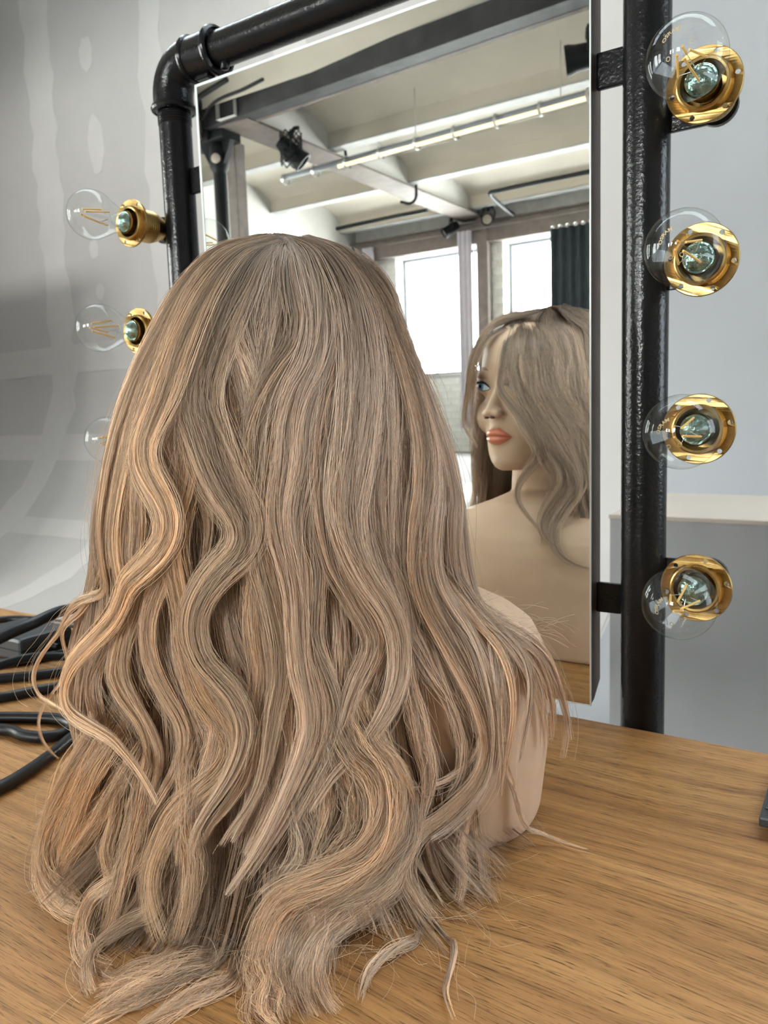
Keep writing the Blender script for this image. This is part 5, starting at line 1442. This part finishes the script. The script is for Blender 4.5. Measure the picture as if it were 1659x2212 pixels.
(-0.001,20,1,1,[-4335,5450,4353,-4252,5630,4182,-4193,5755,4022,-4166,5825,3869,-4149,5866,3720,-4115,5885,3572,-4067,5896,3430,-4005,5902,3292,-3935,5905,3158,-3866,5909,3024,-3802,5912,2889,-3764,5919,2747,-3746,5926,2604,-3753,5937,2467]),
(0.002,20,1,1,[-4310,5472,4353,-4222,5651,4180,-4159,5775,4017,-4123,5846,3862,-4099,5886,3710,-4067,5907,3561,-4023,5920,3415,-3965,5928,3273,-3895,5932,3137,-3827,5935,3001,-3762,5937,2864,-3723,5946,2721,-3692,5955,2577,-3661,5962,2441]),
(-0.001,20,1,1,[-4299,5414,4369,-4185,5614,4175,-4104,5749,3994,-4058,5821,3821,-4026,5860,3652,-3992,5882,3486,-3942,5894,3324,-3875,5900,3167,-3797,5903,3016,-3719,5905,2866,-3638,5905,2719,-3584,5909,2563,-3549,5914,2404,-3521,5919,2250]),
(0.002,20,1,1,[-4276,5415,4374,-4146,5627,4165,-4053,5768,3969,-4004,5842,3781,-3971,5883,3598,-3931,5907,3417,-3869,5920,3243,-3789,5924,3076,-3703,5927,2913,-3615,5927,2752,-3519,5921,2599,-3454,5919,2432,-3425,5924,2260,-3433,5940,2089]),
(-0.001,20,0,1,[-4255,5364,4388,-4108,5580,4174,-4001,5721,3973,-3946,5796,3780,-3909,5840,3590,-3868,5868,3403,-3807,5883,3223,-3722,5886,3052,-3629,5885,2887,-3536,5881,2722,-3441,5871,2563,-3374,5865,2391,-3354,5873,2211,-3381,5896,2030]),
(0.002,20,0,1,[-4227,5379,4388,-4080,5584,4186,-3968,5720,3997,-3910,5798,3813,-3870,5843,3633,-3834,5875,3455,-3782,5895,3282,-3707,5901,3119,-3614,5899,2964,-3526,5896,2808,-3444,5892,2651,-3386,5892,2485,-3371,5903,2313,-3382,5921,2139]),
(-0.001,20,1,1,[-4219,5323,4404,-4060,5523,4213,-3933,5655,4036,-3870,5733,3859,-3825,5780,3686,-3789,5816,3515,-3746,5841,3346,-3675,5849,3190,-3579,5843,3046,-3501,5842,2893,-3436,5844,2736,-3391,5851,2572,-3369,5862,2405,-3351,5873,2238]),
(0.002,20,1,1,[-4211,5315,4412,-4039,5521,4222,-3902,5655,4047,-3835,5736,3869,-3786,5787,3695,-3747,5826,3522,-3702,5852,3352,-3626,5858,3198,-3527,5850,3056,-3455,5851,2899,-3394,5857,2739,-3353,5867,2573,-3320,5874,2407,-3289,5878,2240]),
(-0.001,20,1,1,[-4276,5289,4417,-4071,5490,4235,-3902,5616,4068,-3813,5689,3888,-3745,5734,3710,-3705,5775,3529,-3655,5801,3351,-3574,5806,3188,-3475,5797,3036,-3397,5795,2873,-3334,5800,2704,-3289,5808,2530,-3259,5816,2355,-3233,5821,2180]),
(0.002,20,1,1,[-4331,5317,4407,-4099,5519,4232,-3908,5641,4072,-3798,5705,3893,-3712,5744,3714,-3675,5789,3525,-3620,5816,3342,-3539,5824,3170,-3442,5819,3007,-3352,5813,2843,-3283,5813,2670,-3232,5817,2490,-3213,5830,2308,-3205,5844,2125]),
(-0.001,20,1,1,[-4308,5270,4421,-4075,5464,4254,-3881,5581,4103,-3765,5639,3932,-3681,5679,3757,-3650,5729,3572,-3608,5766,3392,-3543,5782,3218,-3465,5784,3052,-3365,5770,2899,-3284,5762,2737,-3217,5759,2569,-3195,5770,2392,-3187,5786,2213]),
(0.002,20,1,1,[-4205,5250,4437,-3998,5436,4274,-3824,5552,4125,-3720,5618,3963,-3654,5668,3794,-3627,5724,3621,-3602,5773,3452,-3554,5800,3286,-3491,5810,3129,-3392,5797,2989,-3305,5785,2845,-3228,5777,2695,-3191,5784,2533,-3165,5791,2368]),
(-0.001,20,0,1,[-4125,5080,4476,-3924,5302,4312,-3761,5440,4164,-3661,5511,4016,-3611,5568,3855,-3577,5625,3696,-3560,5682,3538,-3527,5720,3381,-3481,5739,3231,-3400,5732,3098,-3318,5720,2965,-3243,5709,2830,-3195,5713,2681,-3151,5721,2531]),
(0.002,20,0,1,[-4111,5006,4489,-3898,5260,4324,-3730,5415,4177,-3622,5486,4034,-3568,5541,3876,-3523,5595,3720,-3496,5650,3564,-3461,5692,3409,-3415,5717,3260,-3351,5724,3121,-3279,5721,2984,-3213,5718,2846,-3169,5726,2699,-3126,5738,2552]),
(-0.001,20,1,1,[-4113,4783,4528,-3872,5108,4359,-3692,5294,4215,-3574,5369,4079,-3518,5424,3925,-3466,5475,3772,-3427,5525,3620,-3390,5570,3469,-3347,5603,3321,-3305,5627,3175,-3252,5638,3033,-3202,5647,2892,-3161,5658,2747,-3120,5670,2603]),
(0.002,20,1,1,[-4075,4764,4536,-3841,5073,4374,-3661,5257,4234,-3539,5337,4102,-3485,5399,3949,-3434,5455,3798,-3391,5507,3648,-3353,5554,3500,-3313,5593,3353,-3275,5623,3208,-3233,5645,3066,-3187,5661,2926,-3145,5675,2784,-3104,5689,2643]),
(-0.001,20,0,1,[-3750,5390,4460,-3705,5221,4372,-3616,5171,4268,-3506,5208,4151,-3447,5269,4008,-3399,5324,3863,-3354,5375,3720,-3314,5423,3578,-3277,5467,3437,-3244,5506,3297,-3211,5538,3158,-3173,5561,3021,-3135,5578,2885,-3097,5592,2750]),
(0.002,20,0,1,[-3703,5405,4460,-3675,5201,4381,-3594,5136,4283,-3484,5171,4173,-3417,5230,4039,-3368,5286,3899,-3322,5338,3761,-3282,5388,3624,-3246,5435,3488,-3212,5478,3353,-3179,5512,3220,-3143,5538,3088,-3107,5560,2957,-3072,5581,2826]),
]

PX = 0.45 / 1704.0
LOCK_P = []
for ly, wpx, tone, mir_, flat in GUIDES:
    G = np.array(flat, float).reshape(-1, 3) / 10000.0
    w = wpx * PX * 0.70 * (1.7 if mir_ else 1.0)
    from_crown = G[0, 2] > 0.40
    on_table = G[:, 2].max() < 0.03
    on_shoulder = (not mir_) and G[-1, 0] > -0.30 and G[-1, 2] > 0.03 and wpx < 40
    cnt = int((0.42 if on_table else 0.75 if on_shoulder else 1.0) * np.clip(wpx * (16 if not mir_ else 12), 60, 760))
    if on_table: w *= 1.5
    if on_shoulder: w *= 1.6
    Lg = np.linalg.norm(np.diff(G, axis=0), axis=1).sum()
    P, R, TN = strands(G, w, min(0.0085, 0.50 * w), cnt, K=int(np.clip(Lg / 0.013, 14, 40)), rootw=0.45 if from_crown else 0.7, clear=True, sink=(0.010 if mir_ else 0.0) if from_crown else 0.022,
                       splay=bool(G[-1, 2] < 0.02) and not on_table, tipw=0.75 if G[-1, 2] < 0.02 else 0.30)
    LOCK_P.append(P)
    tc_ = np.array(TONES[tone]) * rng.uniform(0.88, 1.10) * ((0.74, 0.68, 0.62) if mir_ else (0.86, 0.80, 0.72) if G[-1, 2] < 0.02 else 1.0)  # locks reaching the table: darker colour stands for the dimmer light there
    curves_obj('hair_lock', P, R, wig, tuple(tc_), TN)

# under-layer that gives the wig its body
def hair_surf(psi, z_, inset):
    s_side = np.where(np.sin(psi) < 0, np.interp(z_, H_Z, H_L), np.interp(z_, H_Z, H_R))
    d_side = np.where(np.cos(psi) > 0, np.interp(z_, H_Z, H_B), np.interp(z_, H_Z, H_F))
    a_ = np.maximum(s_side - inset, 0.004); b_ = np.maximum(d_side - inset, 0.004)
    e = 2 / 2.15
    s = a_ * np.sign(np.sin(psi)) * np.abs(np.sin(psi)) ** e
    t = b_ * np.sign(np.cos(psi)) * np.abs(np.cos(psi)) ** e
    return HC[None] * [1, 1, 0] + s[:, None] * E1 + t[:, None] * E2 + np.stack([np.zeros_like(z_), np.zeros_like(z_), z_], 1)
UP, UR, UT = [], [], []
for layer, inset, nl, cnt, shade in ((0, 0.007, 58, 230, 0), (1, 0.018, 44, 160, 1)):
    for k in range(nl):
        psi0 = math.radians(-116 + 232 * (k + rng.uniform(-0.3, 0.3)) / (nl - 1))
        frontness = max(0.0, (abs(psi0) - math.radians(90)) / math.radians(26))
        zend = rng.uniform(0.008, 0.05) + 0.10 * frontness
        zs = np.concatenate([np.array([0.4485, 0.441, 0.428, 0.405]), np.linspace(0.375, zend, 13)])
        tt = np.linspace(0, 1, len(zs))
        ph = rng.uniform(0, 6.28)
        amp = math.radians(rng.uniform(2.0, 5.0))
        psi = psi0 + amp * np.sin(6.283 * 2.0 * tt + ph) * smooth01((tt - 0.25) / 0.5)
        Q = hair_surf(psi, zs, inset)
        rad_ = Q - np.stack([np.full(len(zs), HC[0]), np.full(len(zs), HC[1]), zs], 1)
        rad_ /= np.linalg.norm(rad_, axis=1)[:, None] + 1e-9
        Q = Q + rad_ * (0.004 * np.sin(6.283 * 2.0 * tt + ph + 1.2) * smooth01((tt - 0.3) / 0.5))[:, None]
        if abs(psi0) < math.radians(80):      # ends turn out on the table
            for q_ in range(2):
                e_ = Q[-1] + rad_[-1] * rng.uniform(0.012, 0.03) + np.array([0, 0, -0.014]); e_[2] = max(e_[2], 0.002)
                Q = np.vstack([Q, e_]); rad_ = np.vstack([rad_, rad_[-1]])
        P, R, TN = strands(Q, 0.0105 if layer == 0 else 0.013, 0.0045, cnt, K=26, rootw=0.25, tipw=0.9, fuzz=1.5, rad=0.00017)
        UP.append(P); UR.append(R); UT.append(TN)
    uo = curves_obj('under_hair', np.concatenate(UP), np.concatenate(UR), wig, (0.52, 0.385, 0.285) if layer == 0 else (0.34, 0.25, 0.19), np.concatenate(UT))  # under layers coloured darker to paint shade into the gaps between locks
    uo['kind'] = 'stuff'
    UP, UR, UT = [], [], []

# loose hairs lying about on the table and frizz standing off the shoulder
WP = []
for k in range(230):
    s0 = rng.uniform(-0.10, 0.14); t0 = rng.uniform(0.12, 0.20) - 0.35 * max(0, abs(s0) - 0.08)
    a0 = rng.normal(0, 0.9)
    cur = rng.normal(0, 26.0)
    Ls = rng.uniform(0.015, 0.055); n_ = 30
    ds = Ls / n_
    pos = np.array([s0, t0]); line = []
    hgt = rng.uniform(0.001, 0.010); ph = rng.uniform(0, 3.1)
    for j in range(n_):
        line.append(HC + E1 * pos[0] + E2 * pos[1] + np.array([0, 0, 0.0008 + hgt * abs(math.sin(ph + 2.2 * j / n_))]))
        pos = pos + ds * np.array([math.sin(a0), math.cos(a0)]); a0 += cur * ds
    WP.append(line)
for k in range(130):
    u_ = rng.uniform(0, 1) ** 1.3 * 0.9
    base = np.array([-0.285 + 0.085 * u_, 0.475 + 0.040 * u_, 0.178 - 0.030 * u_ ** 2]) + rng.normal(0, 0.006, 3)
    dir_ = E1 * rng.uniform(0.4, 1.0) + np.array([0, 0, rng.uniform(-0.1, 0.45)]) + E2 * rng.normal(0, 0.25)
    dir_ /= np.linalg.norm(dir_)
    Ls = rng.uniform(0.008, 0.030)
    tt_ = np.linspace(0, 1, 30)[:, None]
    WP.append(base + dir_ * Ls * tt_ + np.array([0, 0, -1.0]) * Ls * 0.35 * tt_ ** 2 * rng.uniform(0.2, 1.4))
WP = np.array(WP)
wo_ = curves_obj('loose_hairs', WP, np.full(WP.shape[:2], 0.00007), wig, (0.62, 0.47, 0.34), rng.uniform(0.3, 1, len(WP)))
wo_['kind'] = 'stuff'

# flyaway hairs: copies of single strands that leave the locks
FP = []
for P in LOCK_P:
    n_ = max(2, len(P) // 40)
    pick = P[rng.integers(0, len(P), n_)]
    K_ = pick.shape[1]
    t_ = np.linspace(0, 1, K_)
    for q_ in pick:
        c_ = q_ - np.array([HC[0], HC[1], 0]); c_[:, 2] = np.maximum(q_[:, 2] - 0.36, 0)
        c_ /= np.linalg.norm(c_, axis=1)[:, None] + 1e-9
        side = np.cross(c_, [0, 0, 1.0])
        a1, a2 = rng.uniform(0.001, 0.010), rng.normal(0, 0.006)
        k0 = rng.uniform(0.05, 0.5)
        ramp_ = smooth01((t_ - k0) / 0.4)
        w_ = q_ + c_ * (a1 * ramp_ * (1 + 0.5 * np.sin(9 * t_ + rng.uniform(0, 6))))[:, None] + side * (a2 * ramp_ * np.sin(6 * t_ + rng.uniform(0, 6)))[:, None]
        w_[:, 2] = np.maximum(w_[:, 2], 0.002)
        FP.append(catmull(w_, 30))
FP = np.array(FP)
fo_ = curves_obj('flyaway_hairs', FP, np.full(FP.shape[:2], 0.00008), wig, (0.66, 0.52, 0.40))
fo_['kind'] = 'stuff'
